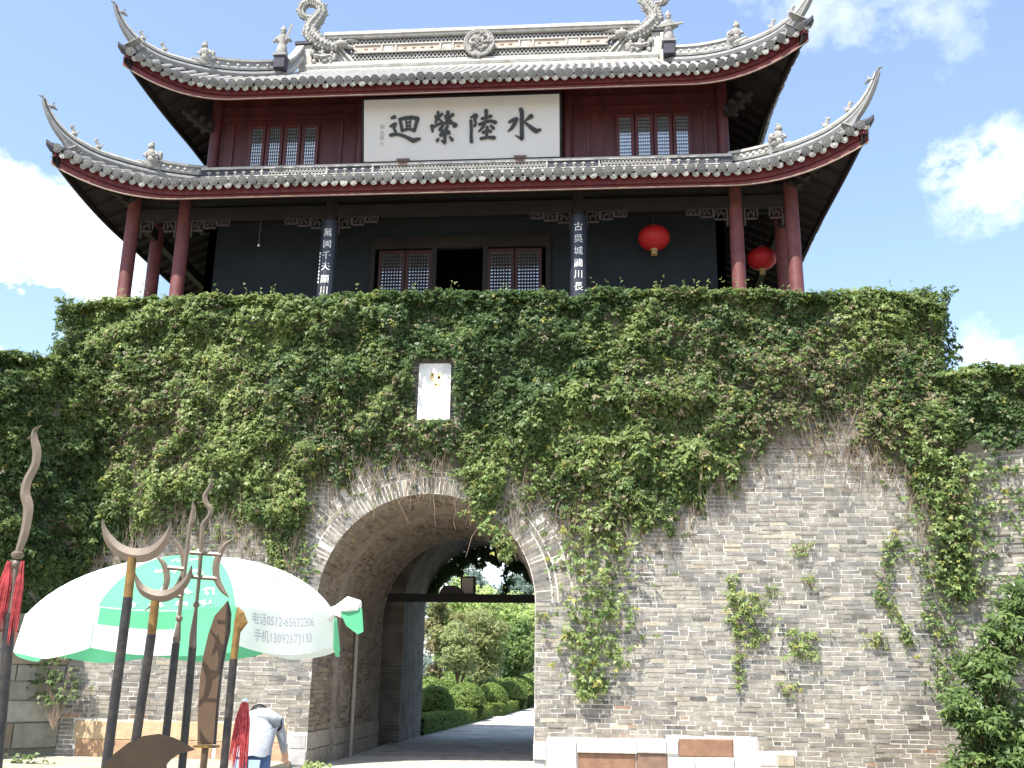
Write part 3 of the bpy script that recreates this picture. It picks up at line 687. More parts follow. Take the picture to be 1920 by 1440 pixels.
def hang(name, label, cat, path, dens, spread, size, seed, light=.5, group=None, depth=.14):
    V, Cc = strand_leaves(path, dens, spread, size, seed, light, depth)
    b = P(*path[-1], 0); t = thing(name, label, cat, (b[0], 0, b[2]), group)
    leaf_object('foliage', V, Cc, t); mb = MB(); r = random.Random(seed)
    for j in range(3):
        off = (j-1)*spread[0]*.3
        mb.tube([P(u, v, 0)+np.array((off+r.uniform(-.03, .03), -.025, 0)) for u, v in path], .007, 4, cap=False)
    mb.build('stem', M['twig'], t); return t
hang('hanging_vine', 'broad leafy vine hanging down the brick wall just right of the archway', 'vine', [(1120, 985), (1118, 1060), (1122, 1130), (1118, 1200), (1112, 1262), (1105, 1305)], 150, [.75, .85, .75, .75, .55, .25], (.06, .12), 101, .62, depth=.2)
hang('hanging_vine', 'narrow vine curling over the crown of the arch at its right shoulder', 'vine', [(885, 868), (905, 915), (895, 955), (915, 985), (940, 1010), (952, 1052)], 110, [.5, .4, .22, .2, .28, .1], (.06, .11), 102, .55, depth=.3)
hang('hanging_vine', 'long ragged vine with reddish patches hanging beside the right wall corner', 'vine', [(1790, 860), (1800, 960), (1790, 1050), (1800, 1120)], 200, [1.0, .85, .7, .35], (.06, .11), 103, .45, depth=.25)
hang('hanging_vine', 'thin dark vine trailing from the right creeper down to the leafy shrub', 'vine', [(1745, 1040), (1760, 1130), (1770, 1230), (1772, 1300)], 90, [.45, .4, .4, .3], (.05, .09), 104, .35)
hang('hanging_vine', 'thin diagonal vine trailing over the middle of the right brick face', 'vine', [(1678, 985), (1665, 1070), (1650, 1120), (1690, 1170), (1705, 1215)], 55, [.2, .2, .15, .15, .1], (.05, .085), 105, .4)
hang('hanging_vine', 'bright vine strand hanging to the left of the arch above the umbrella', 'vine', [(520, 930), (515, 985), (522, 1045), (530, 1085)], 110, [.25, .22, .2, .1], (.06, .10), 106, .8)
hang('hanging_vine', 'dark vine clump hanging beside the arch ring at its left foot', 'vine', [(566, 940), (560, 1000), (565, 1060), (560, 1110)], 90, [.35, .3, .25, .15], (.05, .09), 107, .3)
hang('hanging_vine', 'slender yellow vine strand dropping between the two wall tufts', 'vine', [(1372, 1075), (1378, 1160), (1384, 1230), (1386, 1285)], 45, [.12, .1, .1, .08], (.05, .085), 108, .75)
for k, (u, v, h, n_, sz, li, lab) in enumerate([
        (1400, 1165, .55, 60, .10, .75, 'bushy light green tuft growing from the brick face right of the hanging vine'),
        (1415, 1210, .35, 30, .09, .35, 'small dark plant rooted just below the bushy light tuft'),
        (1500, 1235, .55, 42, .11, .6, 'leafy seedling with yellow leaves low on the right brick face'),
        (1478, 1305, .25, 14, .08, .5, 'tiny sprig rooted below the leafy seedling with yellow leaves'),
        (1500, 1045, .30, 18, .08, .7, 'small pale plant high on the bare right brick face'),
        (1640, 1215, .30, 22, .08, .45, 'low rusty-leaved plant in the brick joints left of the diagonal vine'),
        (1075, 1215, .35, 16, .08, .5, 'small sprig in the bricks between the arch jamb and the hanging vine'),
        (1445, 1120, .25, 14, .07, .5, 'thin sprig in the bricks right of the bushy light tuft'),
        (1520, 1105, .25, 12, .07, .4, 'thin dark sprig below the small pale plant on the brick face'),
        (1022, 1170, .22, 12, .07, .45, 'little fern on the brick jamb at the right side of the arch')]):
    b = P(u, v, 0); t = thing('wall_plant', lab, 'plant', (b[0], 0, b[2])); r = np.random.default_rng(200+k)
    q = np.c_[b[0]+r.normal(0, h*.32, n_), -.03-.22*r.random(n_)*h*1.6, b[2]+h*.9*r.random(n_)]
    c = G_MID+(G_LIGHT-G_MID)*np.clip(li+r.normal(0, .3, n_), 0, 1)[:, None]
    c = np.where((r.random(n_) < .1)[:, None], G_YEL, c)
    V, Cc = leaf_arrays(q, np.c_[r.normal(0, .4, n_), -.7+r.normal(0, .3, n_), .7+r.normal(0, .3, n_)], np.full(n_, sz), c, 4, 1.5, width=.2, seed=300+k); leaf_object('foliage', V, Cc, t)
    mb = MB()
    for j in range(min(8, n_)): mb.tube([(b[0], -.01, b[2]), tuple((np.array((b[0], -.01, b[2]))+q[j])/2+np.array((0, -.03, .03))), tuple(q[j])], .005, 3, cap=False)
    mb.build('stem', M['twig'], t)
b0, b1 = P(1308, 818), P(1313, 903); t = thing('dry_stalk', 'pale bleached stalk hanging from the creeper above the bare bricks', 'stalk', tuple(b1)); mb = MB()
mb.tube([b0+(0, -.2, 0), b0*.5+b1*.5+(.02, -.22, 0), b1+(0, -.2, 0), P(1330, 905)+(0, -.14, 0)], [.02, .032, .03, .014], 7); mb.build('stalk', mat('bleached_stalk', (.55, .45, .27), .9, .1, var=.2, scale=8), t)
# leafy shrub at the lower right corner
b = P(1890, 1440, -1.6); sh = thing('leafy_shrub', 'big glossy leafy shrub at the lower right corner of the wall', 'shrub', (b[0], -1.4, 0)); r = np.random.default_rng(77); m = 1500
q = np.empty((0, 3))
for cx_, cz_, rx_, rz_, k in ((1895, 1390, .75, .75, 420), (1850, 1260, .42, .45, 240), (1900, 1190, .5, .45, 260), (1840, 1350, .4, .35, 200), (1920, 1130, .4, .4, 160), (1800, 1330, .28, .35, 120), (1870, 1440, .8, .5, 300)):
    c0 = P(cx_, cz_, -1.1); s_ = r.normal(0, 1, (k, 3)); s_ = unit(s_)*r.random((k, 1))**.4; q = np.r_[q, c0+s_*np.array((rx_, .55, rz_))]
m = len(q); t_ = np.clip(.35+r.normal(0, .28, m), 0, 1)[:, None]; c = G_DARK*1.1+(G_MID*1.1-G_DARK)*t_
V, Cc = leaf_arrays(q, np.c_[r.normal(0, .5, m), -.5+r.normal(0, .4, m), .9+r.normal(0, .3, m)], r.uniform(.10, .17, m), c, 5, 2.2, width=.2, seed=78); leaf_object('foliage', V, Cc, sh)
mb = MB()
for j in range(14): mb.tube([(b[0]+random.uniform(-.25, .25), -1.2, 0), (b[0]+random.uniform(-.5, .2), -1.15, .5), tuple(q[random.randrange(m)])], [.03, .02, .008], 5)
mb.build('branch', M['bark'], sh)
# weeds at the foot of the passage wall and on the stone blocks
for k, (u, v, y, lab) in enumerate([(590, 1432, -.1, 'small weed at the foot of the left arch jamb'), (110, 1290, -.45, 'dark weed clump in the corner beside the stone blocks'), (45, 1440, -1.6, 'low weed at the foot of the stone block wall')]):
    b = P(u, v, y); n_ = (14, 90, 30)[k]; r = np.random.default_rng(500+k); sp = (.12, .3, .3)[k]; zz = max(0, b[2]-.3 if k == 1 else 0)
    q = np.c_[b[0]+r.normal(0, sp, n_), b[1]-.1*r.random(n_), zz+(.12, 1.0, .25)[k]*r.random(n_)]; t = thing('weed', lab, 'weed', (b[0], b[1], zz))
    V, Cc = leaf_arrays(q, np.c_[r.normal(0, .4, n_), -.6+r.normal(0, .3, n_), np.ones(n_)], np.full(n_, .09), np.tile((G_DARK*.6+G_MID*.4) if k != 0 else G_LIGHT, (n_, 1)), 4, 1.6, seed=510+k); leaf_object('foliage', V, Cc, t)
    mb = MB(); bb = np.array((b[0], b[1], max(0.0, zz-.4)))
    for j in range(0, n_, 3): mb.tube([bb, bb*.5+q[j]*.5+np.array((0, .02, .05)), q[j]], [.006, .005, .003], 3, cap=False)
    mb.build('stem', M['twig'], t)

# white plaque in the creeper -------------------------------------------------------------
pa, pb = P(784, 790), P(848, 685); pq = thing('wall_plaque', 'weathered white stone plaque with faded gold marks set in the creeper', 'plaque', ((pa[0]+pb[0])/2, -.1, pa[2]))
mb = MB(); w = (pb[0]-pa[0]); h = pb[2]-pa[2]; cx_ = (pa[0]+pb[0])/2
mb.slab([(cx_-w/2, -.13, pa[2]), (cx_+w/2, -.13, pa[2]), (cx_+w/2, -.13, pb[2]-.03), (cx_+w/2-.04, -.13, pb[2]), (cx_-w/2+.03, -.13, pb[2]), (cx_-w/2, -.13, pb[2]-.03)], (0, .13, 0)); mb.build('slab', mat('plaque_stone', (.74, .73, .72), .8, .2, var=.12, scale=7, bump=.3, bscale=20, col2=(.60, .60, .62), scale2=2.5), pq)
mb = MB(); r = random.Random(3)
def pk(u, v): return np.array([cx_+(u-.5)*w, -.1325, pa[2]+v*h])
for s_ in [((.42, .84), (.44, .72), (.40, .68)), ((.36, .80), (.52, .80)), ((.34, .72), (.40, .77)), ((.56, .82), (.66, .73)), ((.68, .82), (.60, .72)), ((.56, .74), (.70, .74)), ((.54, .64), (.54, .56)), ((.50, .62), (.60, .62)), ((.66, .66), (.62, .58)), ((.46, .66), (.58, .68))]:
    for a_, b_ in zip(s_[:-1], s_[1:]): mb.bar(pk(*a_), pk(*b_), .035, .004, up=(0, 1, 0))
mb.build('gold_marks', mat('faded_gold', (.66, .50, .20), .7, .3, var=.2, scale=12), pq)

# ================================================================== GATE TOWER
X0, F, RB = -0.16, 3.1, 8.4
TW = thing('gate_tower', 'two-storey red timber gate tower with upswept grey tiled roofs above the wall', 'tower', (X0, (F+RB)/2, DECK_Z))
class Roof:
    def __init__(s, A, O, Oc, Ze, rise, sl, curv, delta, otop, gable=None):
        s.A, s.O, s.Oc, s.Ze, s.rise, s.sl, s.curv, s.delta, s.otop, s.gable = A, O, Oc, Ze, rise, sl, curv, delta, otop, gable
        D = (RB-F)/2; ym = (RB+F)/2
        s.sides = {'front': (np.array([X0, F]), np.array([1, 0.]), np.array([0, -1.]), A), 'back': (np.array([X0, RB]), np.array([-1., 0]), np.array([0, 1.]), A),
                   'left': (np.array([X0-A, ym]), np.array([0, -1.]), np.array([-1., 0]), D), 'right': (np.array([X0+A, ym]), np.array([0, 1.]), np.array([1., 0]), D)}
    def t(s, sd, q): H = s.sides[sd][3]; return min(1, max(0, (abs(q)-(H-s.delta))/(s.Oc+s.delta)))
    def eave(s, sd, q): t = s.t(sd, q); return s.O+(s.Oc-s.O)*t**2, s.Ze+s.rise*t**2.3
    def omin(s, sd, q):
        H = s.sides[sd][3]; hip = abs(q)-H
        if sd in ('front', 'back'):
            if s.gable is not None: return s.otop if abs(q) <= s.gable else max(hip, s.otop)
            return max(0, hip)
        top = s.gable-s.A if s.gable is not None else 0
        return max(top, hip)
    def pt(s, sd, q, o, dz=0.0):
        og, sv, ov, H = s.sides[sd]; oe, ze = s.eave(sd, q); e = oe-o
        xy = og+sv*q+ov*o; return np.array([xy[0], xy[1], ze+s.sl*e+s.curv*e*e+dz])
    def smax(s, sd): return s.sides[sd][3]+s.Oc
LOW = Roof(6.24, 2.1, 2.55, 11.93, .80, .48, 0.0, .55, 0.0)
UPR = Roof(6.24, 1.15, 1.70, 14.98, .78, .71, .004, 1.1, -(5.8-F), gable=5.05)
TS = .215
tl = MB(); k = 8
vs = []; fs = []
for j, yv in enumerate((0.0, .55)):
    for i in range(k+1): a = PI*i/k; vs.append((.082*math.cos(a), yv, .082*math.sin(a)))
fs += [(i, i+1, k+1+i+1, k+1+i) for i in range(k)]; tl.add(vs, fs)
tl.tube([(0, -.012, .012), (0, .02, .012)], [.100, .100], 14); tl.tube([(0, -.022, .012), (0, -.011, .012)], [.055, .06], 8)
tile_me = tl.mesh('roof_tile', M['tile'], smooth=True); tile_me.materials.append(M['disc'])
for p_ in tile_me.polygons:
    if max(tile_me.vertices[i].co.y for i in p_.vertices) < .021: p_.material_index = 1
dl = MB(); n_ = 8; prof = [(-.075, .02), (-.08, -.02), (-.065, -.065), (-.03, -.09), (0, -.1), (.03, -.09), (.065, -.065), (.08, -.02), (.075, .02)]
dl.slab([(x, -.012, z) for x, z in prof], (0, .022, 0)); dl.add([(-.075, 0, .02), (.075, 0, .02), (.065, .16, .03), (-.065, .16, .03)], [(0, 1, 2, 3)]); dl.ball((0, -.012, -.05), (.03, .012, .03), 8, 5)
drip_me = dl.mesh('drip_tile', mat('drip_tile_clay', (.28, .275, .255), .85, .2, objrand=.25, var=.2, scale=12, bump=.3))
def build_roof(RF, name, label):
    part = MB(); rows = MB(); sof = MB()
    for sd in RF.sides:
        sm = RF.smax(sd); nS = 40; qs = np.linspace(-sm, sm, nS*2+1)
        A_ = []; B_ = []
        for q in qs:
            oe, _ = RF.eave(sd, q); om = min(RF.omin(sd, q), oe)
            A_.append([RF.pt(sd, q, om+(oe-om)*f_) for f_ in np.linspace(0, 1, 6)])
            oms = min(max(-.05, abs(q)-RF.sides[sd][3]), oe)
            B_.append([RF.pt(sd, q, oms+(oe-.05-oms)*f_ if oe-.05 > oms else oms, -.30-.0*f_) for f_ in (0, .5, 1)])
        part.grid(A_); sof.grid(B_)
        n = int(sm/TS)
        for i in range(-n, n+1):
            q = i*TS; oe, ze = RF.eave(sd, q); om = RF.omin(sd, q)
            if oe-om < .08: continue
            seg = 5; vs = []
            sv = np.array([*RF.sides[sd][1], 0])
            for j in range(seg+1):
                c_ = RF.pt(sd, q, om+(oe-.02-om)*j/seg)
                for a in np.linspace(0, PI, 6): vs.append(c_+sv*.071*math.cos(a)+np.array((0, 0, .085*math.sin(a)+.0)))
            rows.add(vs, [(j*6+a, j*6+a+1, (j+1)*6+a+1, (j+1)*6+a) for j in range(seg) for a in range(5)])
    roof = part.build('roof', M['tilebed'], TW); roof['label'] = label
    rows.build('tile_row', M['tile'], roof, True, kind='stuff')
    sof.build('soffit', M['rafter'], roof)
    for sd in ('front', 'left', 'right'):
        sm = RF.smax(sd); n = int(sm/TS)
        ang = {'front': 0.0, 'left': -PI/2, 'right': PI/2}[sd]
        for i in range(-n, n+1):
            for half, me, nm in ((0, tile_me, 'roof_tile'), (.5, drip_me, 'drip_tile')):
                q = (i+half)*TS
                if abs(q) > sm-.05 or (sd != 'front' and q > 1.5 and sd == 'right') or (sd == 'left' and q < -1.5): continue
                oe, ze = RF.eave(sd, q); p_ = RF.pt(sd, q, oe+(.07 if half == 0 else .02), 0.0 if half == 0 else -.075)
                d = RF.pt(sd, q+.05, RF.eave(sd, q+.05)[0])-RF.pt(sd, q-.05, RF.eave(sd, q-.05)[0]); sv = np.array([*RF.sides[sd][1], 0])
                rollz = math.atan2(d[2], d@sv)
                yaw_ = math.atan2(d[1], d[0])-math.atan2(sv[1], sv[0])
                rot = Matrix.Rotation(ang+yaw_*.5, 4, 'Z')@Matrix.Rotation(-rollz*.6, 4, 'Y')@Matrix.Rotation(math.atan(RF.sl)*(.9 if half == 0 else .35), 4, 'X')
                sc = random.uniform(.93, 1.05); p_ = p_+np.array((random.gauss(0, .006), random.gauss(0, .012), random.gauss(0, .007))); rot = rot@Matrix.Rotation(random.gauss(0, .05), 4, 'Y'); o = place(nm, me, p_, rot.to_euler(), roof, (sc, sc, sc))
    # fascia boards
    for sd in ('front', 'left', 'right', 'back'):
        sm = RF.smax(sd); qs = np.linspace(-sm+.02, sm-.02, 61); rows_ = [[], [], [], []]
        og, sv, ov, H = RF.sides[sd]
        for q in qs:
            oe, ze = RF.eave(sd, q); t = RF.t(sd, q); hh = .25+.10*t
            for r_, (o_, dz) in enumerate(((oe-.10, -.06), (oe-.10, -.10-hh), (oe-.15, -.10-hh), (oe-.15, -.06))):
                xy = og+sv*q+ov*o_; rows_[r_].append(np.array([xy[0], xy[1], ze+dz]))
        mb = MB(); mb.grid([rows_[0], rows_[1], rows_[2], rows_[3], rows_[0]]); mb.build('fascia_board', M['fascia'] if sd == 'front' else M['rafter'], roof)
        # thin pale batten along the lower edge
        if sd != 'front': continue
        mb = MB(); mb.tube([p_+np.array([*ov*.012, 0]) for p_ in rows_[1]], .014, 4); mb.build('batten', mat('batten_paint', (.36, .30, .24), .7, .2) if 'batten_paint' not in bpy.data.materials else bpy.data.materials['batten_paint'], roof)
    # rafters under the eaves
    for sd in ('front', 'left', 'right'):
        sm = RF.smax(sd); n = int((sm-.3)/.42); og, sv, ov, H = RF.sides[sd]
        for i in range(-n, n+1):
            q = i*.42; oe, ze = RF.eave(sd, q); oi = max(-.02, abs(q)-H)
            if oe-.2-oi < .3: continue
            mb = MB(); mb.bar(RF.pt(sd, q, oe-.17, -.345), RF.pt(sd, q, oi, -.345), .085, .09); mb.build('rafter', M['rafter'], roof)
    return roof
low_roof = build_roof(LOW, 'roof', 'lower skirt roof with upswept corners')
up_roof = build_roof(UPR, 'roof', 'upper roof carrying the carved ridge')
GR = mat('horn_grey', (.23, .23, .23), .85, .2, var=.2, scale=9, bump=.3)
# hip ridges and horns ----------------------------------------------------------------
def hip_point(RF, sgn, o, dz):      # point on the front hip: o outward distance
    q = RF.sides['front'][3]+o; p_ = RF.pt('front', sgn*min(q, RF.smax('front')), o, dz); return p_
def horn(RF, sgn, o0, obreak, tip, name):
    a = np.array([sgn*.7071, -.7071, 0])
    oB = RF.Oc-.95
    pts = [hip_point(RF, sgn, o, .10) for o in np.linspace(o0, oB, 8)]
    c = hip_point(RF, sgn, RF.Oc, .10); tg = pts[-1]-pts[-2]; tg /= np.linalg.norm(tg); B0 = pts[-1]; B2 = c+a*tip[0]+np.array((0, 0, tip[1])); B1 = B0+tg*1.28
    for f_ in np.linspace(0, 1, 14)[1:]: pts.append(B0*(1-f_)**2+B1*2*f_*(1-f_)+B2*f_*f_)
    # stacked mouldings: tube, dark groove, cap
    n = len(pts)
    def taper(i, big, small): return big*1.15 if i < 11 else big*1.15+(small-big*1.15)*((i-11)/(n-12))
    mb = MB(); mb.tube(pts, [taper(i, .085, .035) for i in range(n)], 8); mb.build('hip_roll', M['white'] if False else GR, up_roof if RF is UPR else low_roof, True)
    mb = MB(); up = np.array((0, 0, 1.0))
    def offs(i, h): 
        d = pts[min(i+1, n-1)]-pts[max(i-1, 0)]; d = d/np.linalg.norm(d); nn = up-d*(up@d); nn = nn-0; nn /= max(np.linalg.norm(nn), .2); return pts[i]+nn*h*(1 if i < 11 else 1-.55*(i-11)/(n-12))
    mb.tube([offs(i, .11) for i in range(n)], [taper(i, .045, .018) for i in range(n)], 6); mb.build('groove', M['navy'], up_roof if RF is UPR else low_roof)
    mb = MB(); mb.tube([offs(i, .17) for i in range(n)], [taper(i, .06, .022) for i in range(n)], 8); mb.build('hip_cap', M['white'], up_roof if RF is UPR else low_roof, True)
    # solid tail of the hip under the rising horn
    mb = MB(); sd_ = np.array([-.7071*sgn, -.7071, 0]); lo = []; hi = []
    for i in range(7, n):
        ob = min(abs(pts[i][0]-X0)-RF.A, RF.Oc-.02); fl = hip_point(RF, sgn, ob, -.02); k_ = i-7
        lo.append(fl if i < 14 else pts[i]-up*.13*(1-(i-13)/(n-13.0))-a*.0); hi.append(pts[i])
    for i in range(len(lo)-1): mb.slab([lo[i]+sd_*.06, lo[i+1]+sd_*.06, hi[i+1]+sd_*.06, hi[i]+sd_*.06], -sd_*.12)
    mb.build('horn_root', GR, up_roof if RF is UPR else low_roof)
    # finial: small beaked head looking inward near the tip
    q = offs(n-2, .16); mb = MB(); ind = -a
    mb.tube([q-ind*.02, q+ind*.10+up*.03, q+ind*.20-up*.02], [.035, .045, .015], 6); mb.ball(q+ind*.1+up*.04, .04, 7, 5); mb.bar(q+ind*.08+up*.06, q+ind*.12+up*.14, .03); mb.tube([offs(n-1, .1), offs(n-1, .1)+up*.06+a*.06, offs(n-1, .1)+up*.05+a*.14], [.03, .03, .012], 5)
    mb.build('horn_finial', GR, up_roof if RF is UPR else low_roof, True)
    return pts, offs
HP = {}
for sgn in (-1, 1):
    HP[('u', sgn)] = horn(UPR, sgn, -1.19, 0, (.30, .86), 'horn'); HP[('l', sgn)] = horn(LOW, sgn, 0.0, 0, (.30, .87), 'horn')
    # dark hook under each corner
    for RF, rf in ((UPR, up_roof), (LOW, low_roof)):
        a = np.array([sgn*.7071, -.7071, 0]); c = hip_point(RF, sgn, RF.Oc, .0)
        mb = MB(); mb.tube([c-a*.35-np.array((0, 0, .10)), c-a*.05-np.array((0, 0, .08)), c+a*.05-np.array((0, 0, .02)), c+a*.09+np.array((0, 0, .06))], [.12, .11, .06, .015], 7); mb.build('corner_beak', M['navy'], rf, True)
        mb = MB(); mb.bar(hip_point(RF, sgn, 0, -.42), c-a*.1-np.array((0, 0, .22)), .16, .18); mb.build('hip_rafter', M['fascia'], rf)

# decorated ridge bands -----------------------------------------------------------------
def band(parent, pts, h_roll, h_band, motif, dirn=None, thick=.16):
    """ridge band along pts: white roll, dark panel with raised motifs, pale cap"""
    pts = [np.asarray(p) for p in pts]; up = np.array((0, 0, 1.))
    mb = MB(); mb.tube([p+up*h_roll/2 for p in pts], h_roll/2*1.1, 8); mb.build('ridge_roll', M['white'], parent, True)
    mb = MB()
    for a, b in zip(pts[:-1], pts[1:]): mb.bar(a+up*(h_roll+h_band/2), b+up*(h_roll+h_band/2), thick*.6, h_band+.02)
    mb.build('ridge_panel', M['navy'], parent)
    mb = MB()
    for a, b in zip(pts[:-1], pts[1:]):
        mb.bar(a+up*(h_roll+h_band+.03), b+up*(h_roll+h_band+.03), thick, .06); mb.bar(a+up*(h_roll+.012), b+up*(h_roll+.012), thick*.8, .024)
    mb.build('ridge_cap', M['white'], parent)
    return
yb = F-.22; zb = LOW.pt('front', 0, .2)[2]+.04
bp = [(X0-6.3, yb, zb), (X0+6.3, yb, zb)]; band(low_roof, bp, .13, .19, 0)
# motifs on the lower band: three fretwork stretches between rows of little hoods
fret = MB(); hood = MB(); x = -6.1
FR = [(-4.75, -3.25), (-2.05, 2.0), (3.3, 4.8)]
while x < 6.15:
    inf = any(a < x < b for a, b in FR); zc = zb+.13+.095
    if inf:
        for j in range(2):
            zz = zc-.045+.09*j
            mb = fret
            c_ = np.array((X0+x+(.035 if j else 0), yb-.055, zz))
            for q in range(6):
                a0, a1 = 2*PI*q/6, 2*PI*(q+1)/6
                mb.bar(c_+.04*np.array((math.cos(a0), 0, math.sin(a0))), c_+.04*np.array((math.cos(a1), 0, math.sin(a1))), .014, .014, up=(0, 1, 0))
        x += .082
    else:
        hood.ball((X0+x, yb-.05, zc+.02), (.055, .03, .028), 8, 5); hood.ball((X0+x, yb-.05, zc-.03), (.025, .02, .025), 6, 4); x += .215
for a, b in FR:
    for e in (a-.05, b+.03): fret.box((X0+e, yb-.055, zb+.225), (.03, .03, .2))
fret.build('fretwork', M['white'], low_roof, kind='stuff'); hood.build('hood_motif', M['white'], low_roof, kind='stuff')
# joint ticks on the roll
mb = MB(); x = -6.2
while x < 6.2: mb.box((X0+x, yb-.005, zb+.065), (.015, .155, .10)); x += .215
mb.build('roll_joint', M['grey'], low_roof, kind='stuff')
# continuation of the band along the hips up to the beast
def hipband(RF, rf, sgn, o0, o1, h0):
    n = 8; up = np.array((0, 0, 1.)); pts = [hip_point(RF, sgn, o, .08) for o in np.linspace(o0, o1, n)]
    mb = MB(); cap = MB(); mo = MB(); a = np.array([sgn*.7071, -.7071, 0]); side = np.array([-.7071*sgn, -.7071, 0])
    for i in range(n-1):
        h = h0
        mb.bar(pts[i]+up*(.16+h/2), pts[i+1]+up*(.16+h/2), .09, h); cap.bar(pts[i]+up*(.19+h), pts[i+1]+up*(.19+h), .16, .06)
        for e in (-1, 1): mo.ball((pts[i]+pts[i+1])/2+up*(.16+h/2)+np.cross(a, up)*e*.05, (.05, .05, .045), 7, 5)
    mb.bar(pts[-1]+up*.1, pts[-1]+up*(.2+h0), .13, .13)
    mb.build('ridge_panel', M['grey'], rf); cap.build('ridge_cap', M['white'], rf); mo.build('hood_motif', M['white'], rf, kind='stuff')
    return pts[-1]
BEAST = []
for sgn in (-1, 1):
    BEAST.append((hipband(LOW, low_roof, sgn, 0.0, .85, .17), low_roof, sgn)); BEAST.append((hipband(UPR, up_roof, sgn, -1.15, .15, .22), up_roof, sgn))
# main ridge ----------------------------------------------------------------------------
YR = 5.75; zr = UPR.pt('front', 0, -(YR-F)+.12)[2]; up = np.array((0, 0, 1.))
HB, HT, TOP = 4.88, 4.25, zr+1.28
RDG = MB(); RDG.box((X0, YR, zr+.02), (2*HB, .42, .16)); RDG.tube([(X0-HB, YR-.12, zr+.14), (X0+HB, YR-.12, zr+.14)], .12, 10); RDG.box((X0, YR, zr+.285), (2*HB, .30, .06)); ridge = RDG.build('main_ridge', M['white'], up_roof)
zf = zr+.31
mb = MB(); mb.slab([(X0-HB, YR, zf), (X0+HB, YR, zf), (X0+HB-.1, YR, TOP-.12), (X0-HB+.1, YR, TOP-.12)], (0, .14, 0)); mb.build('ridge_wall', M['white'], up_roof)
# dark lattice ground (trapezoid), rails
def trap(y, i, o, m_, nm, th=.02):
    mb = MB(); mb.slab([(X0-HT+.75+o, y, zf+.09+i), (X0+HT-.75-o, y, zf+.09+i), (X0+HT-.12-o*.8, y, TOP-.2-i), (X0-HT+.12+o*.8, y, TOP-.2-i)], (0, th, 0)); return mb.build(nm, m_, up_roof)
trap(YR-.02, 0, 0, M['navy'], 'lattice_ground', .015)
mb = MB()
def rail(o, w, y):
    A_ = (X0-HT+.75+o, y, zf+.06+o); B_ = (X0+HT-.75-o, y, zf+.06+o); C_ = (X0+HT-.08-o, y, TOP-.16-o*.6); D_ = (X0-HT+.08+o, y, TOP-.16-o*.6)
    for p_, q_ in ((A_, B_), (B_, C_), (D_, A_)): mb.bar(p_, q_, w, w*.8)
rail(-.03, .07, YR-.05); rail(-.14, .045, YR-.035)
mb.box((X0, YR, TOP-.06), (2*HT+.3, .34, .10)); mb.box((X0, YR-.01, TOP-.15), (2*HT+.15, .24, .07)); mb.tube([(X0-HT-.1, YR, TOP+.02), (X0+HT+.1, YR, TOP+.02)], .06, 8)
mb.build('ridge_rail', M['white'], up_roof)
# pale strip with motifs
zs0 = zf+.31; hs = .24
mb = MB(); mb.slab([(X0-HT+.85, YR-.07, zs0), (X0+HT-.85, YR-.07, zs0), (X0+HT-.60, YR-.07, zs0+hs), (X0-HT+.60, YR-.07, zs0+hs)], (0, .06, 0)); mb.build('pale_strip', M['pink'], up_roof)
mb = MB(); mo = MB()
for z_ in (zs0, zs0+hs): mb.box((X0, YR-.08, z_), (2*HT-1.45, .05, .03))
for xx in (-2.75, -2.35, -1.1, -.75, 1.1, 1.48, 2.4, 2.75): mb.box((X0+xx, YR-.08, zs0+hs/2), (.05, .05, hs))
for xx in (-2.55, 1.95-.66, 2.58, -.92): mb.box((X0+xx, YR-.075, zs0+hs/2), (.24, .02, .17))
for xx in (-3.2, -2.95, -2.1, -1.85, -1.6, -1.35, -.6, .62, .85, 1.65, 1.9, 2.13, 3.0, 3.25):
    mo.ball((X0+xx, YR-.075, zs0+hs*.52), (.06, .02, .03), 7, 5)
mb.build('strip_frame', M['white'], up_roof); mo.build('strip_motif', mat('motif_tan', (.34, .27, .21), .8, .2), up_roof, kind='stuff')
# openwork lattice: interlocking small hexagons
lat = MB()
for zz0, zz1 in ((zf+.12, zs0-.03), (zs0+hs+.03, TOP-.24)):
    x = -HT+.2
    while x < HT-.15:
        z_ = zz0+.03; r_ = 0
        while z_ < zz1:
            e = (z_-zf)/(TOP-zf); lim = HT-.7+.6*e
            xx = x+(.055 if r_ % 2 else 0)
            if abs(xx) < lim and abs(xx) > .3:
                lat.bar((X0+xx-.05, YR-.035, z_-.04), (X0+xx, YR-.035, z_+.04), .02, .02, up=(0, 1, 0)); lat.bar((X0+xx, YR-.037, z_+.04), (X0+xx+.05, YR-.037, z_-.04), .02, .02, up=(0, 1, 0))
            z_ += .085; r_ += 1
        x += .11
for sgn in (-1, 1):
    for i in range(4):
        for j in range(6):
            xx = HT-.82+.11*i+.05*(j % 2); z_ = zf+.14+.13*j; e = (z_-zf)/(TOP-zf)
            if HT-.85 < xx < HT-.75+.62*e and zs0-.03 < z_ < zs0+hs+.03:
                lat.bar((X0+sgn*(xx-.05), YR-.035, z_-.04), (X0+sgn*xx, YR-.035, z_+.04), .02, .02, up=(0, 1, 0))
lat.build('openwork_lattice', M['white'], up_roof, kind='stuff')
